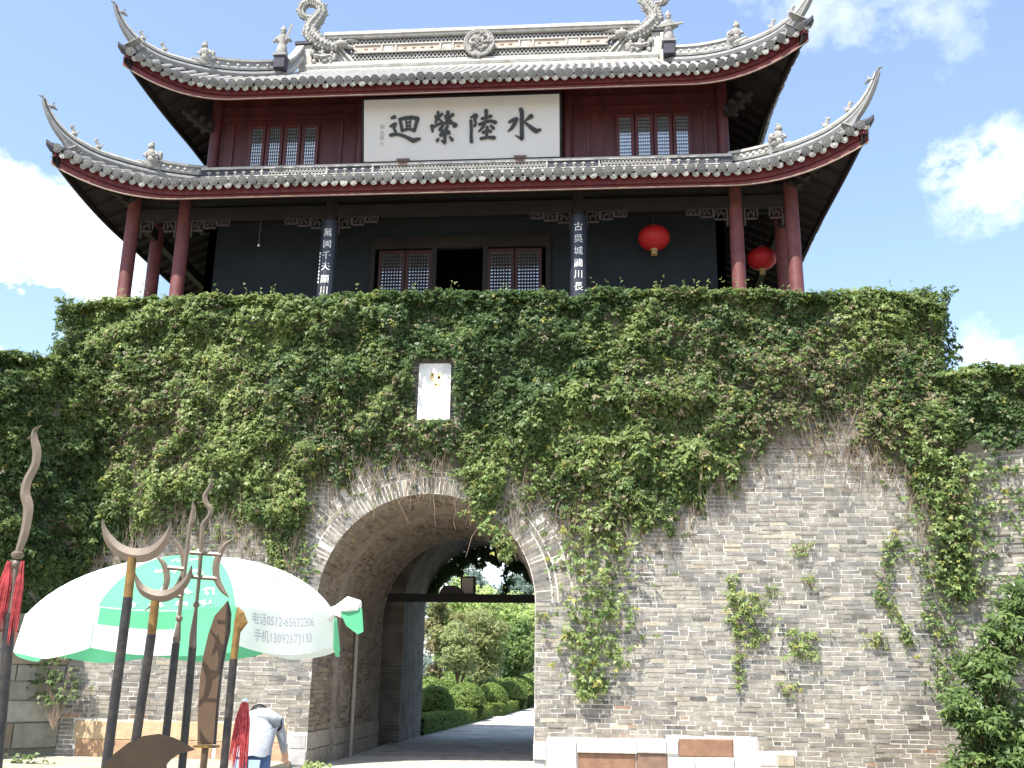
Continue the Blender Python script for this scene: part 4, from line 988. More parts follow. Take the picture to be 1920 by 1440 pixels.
# medallion
med = MB(); zc = zf+.40; R_ = .43
med.lathe([(R_, -.06), (R_, .06), (R_-.06, .11), (R_-.12, .08), (.05, .08)], (X0, YR-.12, zc), 28, axis='y')
med_o = MB(); med_o.lathe([(R_-.01, -.02), (R_, -.12), (R_-.09, -.14), (R_-.13, -.10)], (X0, YR-.12, zc), 28, axis='y')
r = np.random.default_rng(4)
for i in range(34): a = 2*PI*i/34; med_o.ball((X0+(R_-.03)*math.cos(a), YR-.23, zc+(R_-.03)*math.sin(a)), (.05, .05, .05), 6, 4)
pts = []
for i in range(40): a = i*.33; rr = .30*math.exp(-i*.025)*(.75+.35*math.sin(i*.9)); pts.append((X0+rr*math.cos(a), YR-.24-.03*math.sin(i*1.3), zc+rr*math.sin(a)))
med_o.tube(pts, [.055*(1-.012*i) for i in range(40)], 6)
for i in range(40): q = r.normal(0, .15, 2); med_o.ball((X0+q[0], YR-.22-.05*r.random(), zc+q[1]), tuple(r.uniform(.025, .06, 3)), 6, 4)
mo_ = med_o.build('dragon_medallion', M['carve'], up_roof, True)
# ridge-end dragons with curled tails
def ridge_dragon(sgn):
    def q(u, v, dy=0): p_ = P(u, v, YR-.05+dy); return np.array([X0+sgn*abs(p_[0]-X0) if sgn > 0 else p_[0], p_[1], p_[2]])
    mb = MB(); r = np.random.default_rng(8)
    path = [(634, 92, .12), (612, 88, .18), (594, 78, .21), (582, 64, .20), (584, 50, .18), (594, 38, .165), (603, 26, .145), (603, 15, .13), (594, 7, .12), (582, 4, .115), (570, 9, .11), (564, 19, .105), (567, 29, .095), (575, 34, .085), (585, 33, .07), (592, 29, .045)]
    pts = [q(a, b) for a, b, c in path]; rad = [c*1.06 for a, b, c in path]
    mb.tube(pts, rad, 10)
    for i in range(len(pts)-1):           # scales
        for f_ in (0, .33, .66):
            c_ = pts[i]+(pts[i+1]-pts[i])*f_; rr = rad[i]+(rad[i+1]-rad[i])*f_; d = pts[i+1]-pts[i]; d /= np.linalg.norm(d)
            sx = np.cross(d, np.array([0, 1., 0]))
            for a in np.linspace(-2.4, 2.4, 7):
                mb.ball(c_+(sx*math.sin(a)+np.array([0, -1., 0])*math.cos(a))*rr*.96+d*r.uniform(-.02, .02), rr*.26, 5, 4)
    # mane spikes on the outside
    for i in range(4, 12):
        d = pts[i+1]-pts[i-1]; d /= np.linalg.norm(d); o_ = np.cross(d, np.array([0, 1., 0])); o_ = o_ if (pts[i]+o_*.1-q(584, 20))@o_ > 0 else -o_
        mb.tube([pts[i]+o_*rad[i]*.8, pts[i]+o_*rad[i]*1.5+d*.03], [.05, .012], 5)
    # open-mouthed head resting on the ridge, whiskers of carved cloud below
    h = q(640, 86); inw = np.array([-sgn, 0, 0.])
    mb.ball(h-(0, .05, 0), (.2, .16, .13), 9, 6); mb.tube([h+up*.05, h+inw*.25+up*.16, h+inw*.48+up*.13], [.08, .07, .03], 6); mb.tube([h, h+inw*.2-up*.05, h+inw*.36-up*.08], [.09, .07, .03], 6); mb.ball(h+up*.12-(0, .12, 0), .05, 6, 4)
    mb.tube([h-inw*.05+up*.1, h-inw*.1+up*.26, h+inw*.02+up*.34], [.05, .035, .012], 5)
    for i in range(26):
        u_, v_ = r.uniform(586, 632), r.uniform(98, 117)
        if (v_-98) < (u_-600)*.3-14: continue
        mb.ball(q(u_, v_, -.08), tuple(r.uniform(.04, .11, 3)), 6, 4)
    mb.tube([q(588, 104, -.1), q(605, 108, -.12), q(622, 104, -.1)], [.05, .07, .05], 6)
    mb.build('ridge_dragon', M['carve'], up_roof, True)
ridge_dragon(-1); ridge_dragon(1)
for sgn in (-1, 1):   # dark square caps and plinths at the ridge ends
    mb = MB(); mb.box((X0+sgn*(HB+.08), YR, zr+.95), (.5, .4, .09)); mb.build('end_cap', M['navy'], up_roof)
    mb = MB(); mb.box((X0+sgn*(HB+.02), YR+.02, zr+.5), (.36, .3, .86)); mb.build('end_block', M['white'], up_roof)
    mb = MB(); mb.tube([(X0+sgn*(HB-1.4), YR+1.5, TOP+.9), (X0+sgn*(HB-1.0), YR+1.5, TOP+.6), (X0+sgn*(HB-.4), YR+1.2, TOP+.1)], .008, 4); mb.build('whisker_wire', M['iron'], up_roof)
# descending gable ridges
for sgn in (-1, 1):
    xg = X0+sgn*5.05; n = 9; pts = []
    for i in range(n):
        f_ = i/(n-1); y_ = YR-.1+(F+1.19-YR+.1)*f_; z_ = UPR.pt('front', sgn*5.0, -(y_-F))[2]; pts.append(np.array([xg, y_, z_+.10+.42*(1-f_)**2]))
    mb = MB(); pan = MB(); cap = MB()
    for a, b in zip(pts[:-1], pts[1:]): pan.bar(a+up*.15, b+up*.15, .12, .34); cap.bar(a+up*.36, b+up*.36, .2, .08)
    mb.tube([p_-up*.02+np.array((-sgn*.04, -.02, 0)) for p_ in pts], .09, 8)
    mb.build('ridge_roll', M['white'], up_roof, True); pan.build('ridge_panel', M['grey'], up_roof); cap.build('ridge_cap', M['white'], up_roof)
    mb = MB(); mb.slab([(xg-.02*sgn, F+1.2, UPR.pt('front', 5, -1.2)[2]-.1), (xg-.02*sgn, RB-1.2, UPR.pt('front', 5, -1.2)[2]-.1), (xg-.02*sgn, (F+RB)/2, zr)], (-sgn*.1, 0, 0)); mb.build('gable', M['white'], up_roof)
    e = pts[-1]; mb = MB(); mb.box(e+(0, -.16, .19), (.28, .30, .34)); mb.build('figure_plinth', M['navy'], up_roof); mb = MB(); mb.box(e+(0, -.16, .385), (.36, .38, .05)); mb.build('plinth_cap', M['grey'], up_roof)
    # standing guardian
    g = e+np.array((0, -.16, .41)); mb = MB()
    mb.lathe([(.15, 0), (.17, .06), (.13, .28), (.10, .40), (.14, .52), (.12, .62), (.05, .66)], g, 10); mb.ball(g+up*.74, (.075, .08, .09), 9, 6); mb.lathe([(.085, 0), (.08, .06), (.03, .13), (.012, .18)], g+up*.78, 8)
    for s_ in (-1, 1): mb.tube([g+up*.58+(s_*.12, 0, 0), g+up*.46+(s_*.22, -.02, 0), g+up*.42+(s_*.12, -.14, 0)], [.05, .045, .035], 6); mb.tube([g+up*.06+(s_*.07, -.05, 0), g+(s_*.08, -.13, 0)], [.06, .05], 6)
    if sgn < 0: mb.bar(g+up*.42+(.12, -.13, 0), g+up*.92+(.26, -.1, 0), .03, .05)
    else: mb.bar(g+up*.36+(-.3, -.17, 0), g+up*.46+(.36, -.17, 0), .05, .05); mb.ball(g+up*.52+(0, .02, 0), (.22, .12, .16), 9, 6)
    mb.ball(g+up*.5, (.17, .11, .14), 9, 6); mb.build('guardian_figure', M['carve'], up_roof, True)
# beasts sitting where the band ends, small beasts further out
for e, rf, sgn in BEAST:
    a = np.array([sgn*.7071, -.7071, 0]); g = e+a*.18+up*.22; mb = MB()
    mb.ball(g+up*.10, (.17, .15, .13), 9, 6); mb.ball(g+up*.26+a*.03, (.12, .11, .15), 9, 6); mb.ball(g+up*.45+a*.05, (.085, .085, .09), 9, 6); mb.ball(g+up*.55+a*.03, (.05, .05, .04), 7, 4)
    mb.tube([g+up*.3+(.1, -.05, 0), g+up*.2+(.16, -.1, 0), g+up*.16+(.06, -.15, 0)], [.04, .035, .03], 6); mb.tube([g+up*.3+(-.1, -.05, 0), g+up*.2+(-.16, -.1, 0), g+up*.16+(-.06, -.15, 0)], [.04, .035, .03], 6)
    mb.ball(g+up*.3-a*.18, (.06, .06, .13), 7, 5); mb.tube([g+up*.02-a*.15, g-up*.06+a*.1, g-up*.02+a*.35], [.08, .11, .04], 7); mb.tube([g+up*.05-a*.22, g+up*.4-a*.24], [.012, .01], 4)
    mb.build('ridge_beast', M['carve'], rf, True)
for key, rf in ((('u', -1), up_roof), (('u', 1), up_roof), (('l', -1), low_roof), (('l', 1), low_roof)):
    pts, offs = HP[key]; sgn = key[1]; a = np.array([sgn*.7071, -.7071, 0])
    for i in ((9, 13) if key[0] == 'u' else (9, 13)):
        g = offs(i, .22); mb = MB(); mb.ball(g+up*.04, (.07, .07, .06), 8, 5); mb.tube([g+up*.05, g+up*.14+a*.02, g+up*.19+a*.06], [.05, .04, .035], 6); mb.tube([g+up*.05-a*.04, g+up*.18-a*.1], [.03, .012], 5); mb.ball(g+up*.2+a*.07, .04, 6, 4); mb.bar(g+up*.2+a*.03, g+up*.27, .02)
        mb.build('ridge_beast', M['carve'], rf, True)

# lower storey --------------------------------------------------------------------------
ZL0, ZL1 = DECK_Z, 12.7
YC = F-1.1                       # colonnade line
mb = MB(); mb.box((X0, (F+RB)/2, DECK_Z+.1), (2*7.9, RB-F+3.2, .2)); mb.build('floor_slab', M['grey'], TW)
YW = F+.1
body = MB()
for x0, x1 in ((-6.1, -2.12), (2.12, 6.1)): body.box((X0+(x0+x1)/2, YW+.1, (8.2+ZL1)/2), (x1-x0, .2, ZL1-8.2))
body.box((X0, YW+.1, 12.1), (4.24, .2, 1.2))
for s_ in (-1, 1): body.box((X0+s_*6.0, (F+RB)/2, (8.2+ZL1)/2), (.2, RB-F-.2, ZL1-8.2))
body.box((X0, RB-.1, (8.2+ZL1)/2), (12, .2, ZL1-8.2)); body.box((X0, (F+RB)/2+.1, ZL1-.02), (11.8, RB-F-.4, .04))
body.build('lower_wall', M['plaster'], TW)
def column(x, y, m_, zt=12.0, r_=.155):
    mb = MB(); mb.lathe([(r_+.06, 8.2), (r_+.07, 8.28), (r_+.01, 8.36), (r_, 8.4), (r_*.96, zt)], (x, y, 0), 16); return mb.build('column', m_, TW, True)
for s_ in (-1, 1):
    column(X0+s_*7.38, YC-.08, M['redcol']); column(X0+s_*6.2, YC, M['redcol']); column(X0+s_*7.38, YC+1.2, M['redcol'])
    column(X0+s_*7.38, RB-.1, M['redcol']); column(X0+s_*7.38, RB+1.0, M['redcol']); column(X0+s_*6.2, RB+1.0, M['redcol'])
    c_ = column(X0+s_*2.78, YC, M['darkwood']); c_['label'] = 'dark column carrying a white-lettered couplet board'
# beams along the colonnade
for y_, z_, h_ in ((YC, 11.62, .26), (YC, 11.93, .12), (F+.05, 12.0, .2)):
    mb = MB(); mb.box((X0, y_, z_), (2*7.5, .16, h_)); mb.build('beam', M['darkwood'], TW)
for s_ in (-1, 1):
    mb = MB(); mb.box((X0+s_*7.38, (F+RB)/2, 11.62), (.16, RB-F+2.2, .26)); mb.build('beam', M['darkwood'], TW)
    for xx in (6.2, 2.78): mb = MB(); mb.box((X0+s_*xx, YC+.55, 11.75), (.12, 1.1, .22)); mb.build('beam', M['darkwood'], TW)
# fretwork brackets hanging beside the columns
def fretbracket(x, dirx, n, y):
    mb = MB(); t = .032; z1 = 11.49
    for i in range(n):
        h_ = .26-.075*(i//1)*(0 if n <= 2 else .8); h_ = max(h_, .1); xa = x+dirx*(.19+i*.30); xb = xa+dirx*.27
        for p_, q_ in (((xa, z1), (xb, z1)), ((xa, z1-h_), (xb, z1-h_)), ((xa, z1), (xa, z1-h_)), ((xb, z1), (xb, z1-h_*.8)), ((xa+dirx*.07, z1-h_*.45), (xb-dirx*.06, z1-h_*.45)), ((xa+dirx*.07, z1-h_*.45), (xa+dirx*.07, z1-h_*.8)), ((xb-dirx*.06, z1-h_*.45), (xb-dirx*.06, z1-h_*.15)), ((xa+dirx*.13, z1-h_*.2), (xa+dirx*.2, z1-h_*.8))):
            mb.bar((p_[0], y, p_[1]), (q_[0], y, q_[1]), t, .04, up=(0, 1, 0))
    mb.box((x+dirx*.19, y, z1-.2), (.04, .05, .44)); return mb.build('fret_bracket', mat('bracket_wood', (.05, .038, .036), .7, .3) if 'bracket_wood' not in bpy.data.materials else bpy.data.materials['bracket_wood'], TW)
for s_ in (-1, 1):
    fretbracket(X0+s_*7.38, -s_, 1, YC-.02); fretbracket(X0+s_*6.2, s_, 1, YC); fretbracket(X0+s_*6.2, -s_, 3, YC); fretbracket(X0+s_*2.78, s_, 3, YC); fretbracket(X0+s_*2.78, -s_, 3, YC)
# bracket clusters under the two eaves' corners
for s_ in (-1, 1):
    for xx, yy_, zz in ((7.38, YC-.1, 11.85), (6.24, F-.1, 14.35)):
        mb = MB(); c_ = np.array((X0+s_*xx, yy_, zz)); a = np.array((s_*.7071, -.7071, 0))
        for i in range(3): mb.bar(c_-a*.2+up*(.10*i), c_+a*(.3+.22*i)+up*(.10*i+.06), .11, .09); mb.bar(c_+a*(.12+.2*i)+up*(.10*i+.06)-np.cross(a, up)*.25, c_+a*(.12+.2*i)+up*(.10*i+.06)+np.cross(a, up)*.25, .09, .08)
        mb.build('corner_bracket', M['rafter'], TW)
# lattice doors with glazing
def lattice_leaf(xc, w, z0, z1, y, nx, nz, nm, fm, gm, par, bw=.02):
    fr_ = MB(); f_ = .075
    for e in (-1, 1): fr_.box((xc+e*(w/2-f_/2), y, (z0+z1)/2), (f_, .07, z1-z0))
    for z_ in (z0+f_/2, z1-f_/2): fr_.box((xc, y, z_), (w-2*f_, .065, f_))
    o = fr_.build(nm, fm, par)
    g = MB(); g.box((xc, y+.012, (z0+z1)/2), (w-2*f_+.02, .008, z1-z0-2*f_+.02)); g.build('pane', gm, o)
    la = MB(); b_ = bw
    for i in range(1, nx): la.box((xc-w/2+f_+(w-2*f_)*i/nx, y-.012, (z0+z1)/2), (b_, .022, z1-z0-2*f_))
    for i in range(1, nz): la.box((xc, y-.014, z0+f_+(z1-z0-2*f_)*i/nz), (w-2*f_, .018, b_))
    la.build('glazing_bars', M['bars'], o); return o
for xc in (-1.62, -.98, .94, 1.58): lattice_leaf(X0+xc+.02, .62, 8.25, 11.15, YW-.02, 7, 34, 'door_leaf', M['doorwood'], M['pane'], TW, .030)
mb = MB()
for xc in (-2.06, -.60, .60, 2.06): mb.box((X0+xc, YW, 9.85), (.11, .14, 3.3))
mb.box((X0, YW, 11.35), (4.2, .12, .3)); mb.build('door_frame', M['darkwood'], TW)
# couplet boards on the two inner columns
def couplet(x, chars, smalln, side, label):
    t = thing('couplet_board', label, 'sign', (X0+x, YC-.17, 9.0)); mb = MB(); n = 8; R1, R2 = .185, .155
    rows_ = []
    for z_ in (8.9, 11.35): rows_.append([np.array((X0+x+R1*math.sin(a), YC-R1*math.cos(a), z_)) for a in np.linspace(-1.15, 1.15, n)])
    rows_b = [[np.array((X0+x+(R1+.02)*math.sin(a), YC-(R1+.02)*math.cos(a), z_)) for a in np.linspace(-1.15, 1.15, n)] for z_ in (11.35, 8.9)]
    mb.grid(rows_+rows_b+[rows_[0]]); mb.build('board', M['couplet'], t)
    for ch, zc, sz in chars:
        vs, fs = text_mesh(ch, sz)
        mb = MB(); mb.add([(X0+x+(R1+.026)*math.sin(vx*.95/R1), YC-(R1+.026)*math.cos(vx*.95/R1), zc+vy*1.1) for vx, vy, vz in vs], fs); mb.build('character', M['chalk'], t)
    if smalln:
        for i in range(smalln):
            a = -.82; mb = MB(); mb.box((X0+x+(R1+.026)*math.sin(a), YC-(R1+.026)*math.cos(a), 10.55-i*.085), (.03, .01, .05), rz=a*.9); mb.build('character', M['chalk'], t)
def zpx(u, v): return P(u, v, YC-.2)[2]
couplet(-2.78, [(c, zpx(612, v), .19) for c, v in zip('萬國千夫顯川', (437, 458, 480, 500, 524, 545))], 9, -1, 'dark board with white characters curved round the column left of the doors')
couplet(2.78, [(c, zpx(1078, v), .19) for c, v in zip('古吳城闢川長', (426, 448, 471, 494, 515, 538))], 0, 1, 'dark board with white characters curved round the column right of the doors')
# lanterns
def lantern(u, v, y, rpx, label):
    c_ = P(u, v, y); R_ = rpx*np.linalg.norm(c_-CAMP)/FPX; t = thing('lantern', label, 'lantern', tuple(c_), 'red lanterns under the lower roof')
    mb = MB(); nu, nv = 28, 12; rows_ = []
    for i in range(nv+1):
        b_ = -PI/2*.93+PI*.93*i/nv
        rows_.append([c_+np.array((R_*(1-.03*(j % 2))*math.cos(b_)*math.cos(2*PI*j/nu), R_*(1-.03*(j % 2))*math.cos(b_)*math.sin(2*PI*j/nu), R_*.80*math.sin(b_))) for j in range(nu+1)])
    mb.grid(rows_); mb.build('shade', M['lantern'], t, True)
    mb = MB(); mb.lathe([(R_*.22, -R_*.84), (R_*.24, -R_*.78)], c_, 12); mb.lathe([(R_*.22, R_*.76), (R_*.2, R_*.86)], c_, 12); mb.build('collar', M['gold'], t)
    mb = MB()
    for i in range(16): a = 2*PI*i/16; mb.bar(c_+np.array((R_*.13*math.cos(a), R_*.13*math.sin(a), -R_*.82)), c_+np.array((R_*.16*math.cos(a), R_*.16*math.sin(a), -R_*1.15)), .022)
    mb.build('fringe', M['gold'], t)
    mb = MB(); mb.tube([c_+up*R_*.85, (c_[0], c_[1], 12.05)], .008, 5); mb.build('cord', M['iron'], t)
lantern(1226, 446, F-.42, 29.5, 'red lantern hanging before the dark wall right of the couplet column'); lantern(1428, 485, F+.55, 26.5, 'dim red lantern hanging between the two right corner columns')
q = P(485, 460, F-.3); mb = MB(); mb.ball(q, .03, 8, 6); mb.tube([q, (q[0], q[1], 12.05)], .002, 4); o = mb.build('light_bulb', M['chalk']); tag(o, 'small bare white bulb hanging before the dark wall left of the doors', 'bulb')

# upper storey --------------------------------------------------------------------------
ZU0, ZU1 = 12.7, 15.3
mb = MB()
for s_ in (-1, 1): mb.box((X0+s_*6.06, (F+RB)/2, (ZU0+ZU1)/2), (.2, RB-F-.05, ZU1-ZU0))
mb.box((X0, F+.12, (ZU0+ZU1)/2), (12.1, .16, ZU1-ZU0)); mb.box((X0, RB-.1, (ZU0+ZU1)/2), (12, .2, ZU1-ZU0)); mb.build('upper_wall', M['red'], TW)
for xx in (-6.16, -2.5, 2.5, 6.16): mb = MB(); mb.lathe([(.14, ZU0), (.14, ZU1)], (X0+xx, F+.02, 0), 12); mb.build('upper_post', M['red'], TW, True)
for xx in (-5.72, -3.0, 3.0, 5.75):
    mb = MB(); mb.box((X0+xx, F+.02, (ZU0+14.6)/2), (.07, .06, 14.6-ZU0)); mb.build('wall_stile', M['red'], TW)
for z_ in (13.28, 14.72, 15.0):
    for x0, x1 in ((-6, -2.6), (2.6, 6)): mb = MB(); mb.box((X0+(x0+x1)/2, F+.015, z_), (x1-x0, .07, .10)); mb.build('wall_rail', M['red'], TW)
def wx(u): return P(u, 280, F)[0]
for a, b in ((465, 598), (1155, 1298)):
    x0, x1 = wx(a), wx(b); w = (x1-x0)/4
    for i in range(4): o = lattice_leaf(x0+w*(i+.5), w-.03, 13.34, 14.50, F-.03, 5, 11, 'window', M['red'], M['glass'], TW, .006)
# signboard, leaning forward ------------------------------------------------------------
tl_, tr_, bl_, br_ = P(681, 188, 2.52), P(1048, 176, 2.52), P(684, 304, 2.86), P(1050, 293, 2.86)
zt, zb_ = (tl_[2]+tr_[2])/2, (bl_[2]+br_[2])/2; xa = (tl_[0]+bl_[0])/2; xb = (tr_[0]+br_[0])/2
sg = thing('signboard', 'large white signboard with four bold black characters leaning out under the upper eave', 'sign', ((xa+xb)/2, 2.86, zb_))
nrm = np.cross(np.array((1., 0, 0)), np.array((0, 2.52-2.86, zt-zb_))); nrm /= np.linalg.norm(nrm)
if nrm[1] > 0: nrm = -nrm
def SB(u, v, d=0.0): return np.array((xa+(xb-xa)*u, 2.52+(2.86-2.52)*v, zt+(zb_-zt)*v))+nrm*d
mb = MB(); mb.slab([SB(0, 1), SB(1, 1), SB(1, 0), SB(0, 0)], -nrm*.07); mb.build('panel', M['board'], sg)
mb = MB(); e = .012
for a, b in (((-e, -.02), (1+e, -.02)), ((1+e*.6, -.02), (1+e*.6, 1.02)), ((-e*.6, -.02), (-e*.6, 1.02)), ((-e, 1.02), (1+e, 1.02))): mb.bar(SB(*a, -.045), SB(*b, -.045), .05, .07, up=nrm)
mb.build('edge_frame', M['darkwood'], sg)
def spx(X, Y):
    u = (X-682)/367.; return u, (Y-(188.5-13*u))/(115.5+2.0*u)
def strokes(name, org, sc, L_, m_, thick=.035):
    mb = MB(); k = 0
    for st in L_:
        pts = []; rad = []
        for x, y, w in st: u, v = spx(org[0]+x/sc, org[1]+y/sc); pts.append((u, v)); rad.append(w*1.3/sc/97/2)
        # resample
        P3 = [np.array(((xb-xa)*u, (zb_-zt)*v*1.06)) for u, v in pts]
        dense = []
        for i in range(len(P3)-1):
            for f_ in np.linspace(0, 1, 5)[:-1]: dense.append((P3[i]+(P3[i+1]-P3[i])*f_, rad[i]+(rad[i+1]-rad[i])*f_))
        dense.append((P3[-1], rad[-1])); k += 1; d0 = thick+k*.0006
        def W3(p2, d): return SB(p2[0]/(xb-xa), p2[1]/1.06/(zb_-zt), d)
        def ribbon(Lp, Rp):
            n = len(Lp); vs = [W3(q, d0) for q in Lp]+[W3(q, d0) for q in Rp]+[W3(q, .001) for q in Lp]+[W3(q, .001) for q in Rp]
            fs = [(i, i+1, n+i+1, n+i) for i in range(n-1)]+[(i+1, i, 2*n+i, 2*n+i+1) for i in range(n-1)]+[(n+i, n+i+1, 3*n+i+1, 3*n+i) for i in range(n-1)]+[(0, n, 3*n, 2*n), (n-1, 2*n-1+n*0, 4*n-1, 3*n-1)]
            mb.add(vs, fs)
        Lp = []; Rp = []
        for i, (c_, r_) in enumerate(dense):
            d = dense[min(i+1, len(dense)-1)][0]-dense[max(i-1, 0)][0]; d = d/max(np.linalg.norm(d), 1e-6); nn = np.array((-d[1], d[0])); Lp.append(c_+nn*r_); Rp.append(c_-nn*r_)
        ribbon(Lp, Rp)
        for (c_, r_), dd in ((dense[0], .0003), (dense[-1], .0004)):
            n = 12; ring_ = [c_+r_*.98*np.array((math.cos(2*PI*i/n), math.sin(2*PI*i/n))) for i in range(n)]
            vs = [W3(q, d0-dd) for q in ring_]+[W3(q, .001) for q in ring_]; mb.add(vs, [tuple(range(n))]+[(i, i+n, (i+1) % n+n, (i+1) % n) for i in range(n)])
    return mb.build(name, m_, sg)
s1 = 1920/170.
strokes('character', (700, 190), s1, [[(395, 365, 50), (455, 340, 75)], [(370, 540, 40), (420, 510, 55), (470, 490, 75)], [(455, 520, 70), (440, 590, 45), (475, 640, 55), (480, 690, 60)], [(375, 725, 70), (470, 705, 60), (580, 715, 60), (700, 760, 65), (850, 840, 95), (985, 800, 60)],
    [(565, 390, 50), (590, 480, 62), (620, 630, 62)], [(565, 395, 60), (680, 360, 60), (820, 350, 70), (950, 370, 75)], [(945, 390, 75), (915, 500, 62), (875, 635, 62)], [(625, 625, 50), (750, 595, 45), (875, 620, 55)], [(700, 390, 28), (716, 580, 28)], [(795, 390, 28), (785, 570, 28)], [(705, 460, 22), (790, 445, 22)], [(708, 525, 20), (786, 518, 20)]], M['ink'])
strokes('character', (700, 190), s1, [[(1385, 235, 55), (1390, 330, 60), (1330, 450, 45)], [(1330, 320, 45), (1350, 370, 60)], [(1470, 275, 50), (1420, 330, 40)], [(1400, 380, 40), (1470, 440, 50)], [(1595, 235, 70), (1595, 330, 60), (1560, 440, 45)], [(1535, 310, 40), (1550, 360, 60)], [(1695, 290, 70), (1640, 340, 40)], [(1620, 380, 45), (1670, 430, 50)],
    [(1260, 530, 80), (1265, 640, 45)], [(1290, 545, 50), (1420, 480, 50), (1580, 460, 55), (1700, 470, 55), (1760, 510, 90), (1720, 540, 50)], [(1490, 520, 50), (1420, 610, 65), (1500, 640, 50)], [(1585, 530, 55), (1540, 620, 55), (1440, 720, 70)], [(1440, 725, 60), (1540, 680, 60), (1610, 660, 80)], [(1600, 640, 55), (1620, 690, 50)], [(1525, 690, 65), (1530, 800, 60), (1525, 890, 60), (1460, 840, 30)], [(1395, 800, 40), (1365, 840, 60)], [(1640, 765, 40), (1680, 815, 75)]], M['ink'])
strokes('character', (860, 180), s1, [[(275, 460, 35), (365, 400, 60), (400, 420, 60)], [(385, 430, 70), (355, 500, 60), (380, 580, 45), (355, 640, 50)], [(275, 530, 62), (285, 700, 60), (280, 850, 58), (285, 970, 70)], [(598, 315, 75), (600, 420, 65), (590, 530, 55)], [(510, 485, 55), (600, 455, 50), (700, 430, 62)], [(455, 605, 55), (560, 560, 50), (680, 530, 60), (790, 560, 80)], [(580, 560, 60), (520, 670, 55), (435, 760, 22)], [(690, 625, 40), (745, 680, 75)], [(620, 670, 70), (610, 760, 55), (605, 870, 60)], [(530, 775, 60), (620, 745, 45), (690, 750, 65)], [(490, 905, 62), (620, 880, 50), (760, 885, 80)]], M['ink'])
strokes('character', (860, 180), s1, [[(1330, 290, 85), (1350, 340, 85), (1345, 600, 80), (1350, 880, 85), (1355, 920, 60), (1215, 835, 15)], [(1085, 555, 50), (1160, 510, 60), (1230, 490, 80)], [(1240, 490, 75), (1190, 600, 75), (1130, 690, 60), (1055, 755, 15)], [(1545, 430, 95), (1480, 480, 60), (1420, 525, 25)], [(1395, 545, 30), (1470, 610, 60), (1580, 700, 90), (1650, 745, 90), (1730, 715, 50)]], M['ink'])
# small signature column at the left
for i, (ch, v) in enumerate(zip('顧廷龍印', (239, 251, 260, 271))):
    vs, fs = text_mesh(ch, .115 if i < 3 else .09); u0, v0 = spx(717-i*.3, v); mb = MB()
    mb.add([SB(u0+vx/(xb-xa), v0-vy/(zt-zb_), .004) for vx, vy, vz in vs], fs); mb.build('signature_mark', M['wash'], sg)
for uu in (757, 976):
    u0, v0 = spx(uu, 300); mb = MB(); c_ = SB(u0, 1.0, .02)
    mb.box(c_+(0, .02, -.02), (.30, .14, .10)); mb.box(c_+(0, .2, -.10), (.22, .5, .08))
    for j in range(5): mb.ball(c_+(-.12+.06*j, -.06, -.02), (.028, .02, .04), 6, 4)
    mb.build('carved_bracket', mat('carved_bracket_wood', (.14, .10, .08), .8, .2) if 'carved_bracket_wood' not in bpy.data.materials else bpy.data.materials['carved_bracket_wood'], sg)

# ================================================================== GARDEN BEHIND THE GATE
def blob_bush(name, label, cat, c, rad, n, size, light, seed, group=None, flat=1.0, trunk=None, cols=None):
    r = np.random.default_rng(seed); t = thing(name, label, cat, (c[0], c[1], 0), group)
    s_ = unit(r.normal(0, 1, (n, 3))); s_[:, 2] = np.abs(s_[:, 2])*flat if trunk is None else s_[:, 2]
    q = np.array(c)+s_*np.array(rad)*(.93+.08*r.random((n, 1)))
    col = G_MID+(np.array((.22, .32, .07))-G_MID)*np.clip(light+r.normal(0, .2, n), 0, 1)[:, None]
    V, Cc = leaf_arrays(q, s_+r.normal(0, .35, (n, 3)), np.full(n, size), col, 4, 1.8, seed=seed, width=.34); leaf_object('foliage', V, Cc, t)
    mb = MB(); mb.ball(np.array(c), tuple(np.array(rad)*.92), 14, 9); mb.build('core', mat('bush_core', (.018, .03, .010), .95, .05) if 'bush_core' not in bpy.data.materials else bpy.data.materials['bush_core'], t, True)
    return t
def gx(u, d): return P(u, 1300, d-DIST)[0]
for i, (u, d, w, h, lab) in enumerate([(815, 34.5, .66, 1.28, 'shaded round clipped bush nearest the passage, behind the low hedge'), (873, 39, .76, 1.37, 'sunlit round clipped bush, largest of the row behind the low hedge'),
        (921, 46, .74, 1.33, 'round clipped bush between the largest and the second sunlit bush'), (957, 52, .86, 1.40, 'round clipped bush fourth along the row behind the low hedge'), (990, 63, .95, 1.30, 'farthest round clipped bush of the row, beside the right jamb')]):
    blob_bush('round_bush', lab, 'bush', (gx(u, d), d-DIST, h*.42), (w, w, h*.58), 1500, .075, .55, 600+i, 'clipped round bushes along the path')
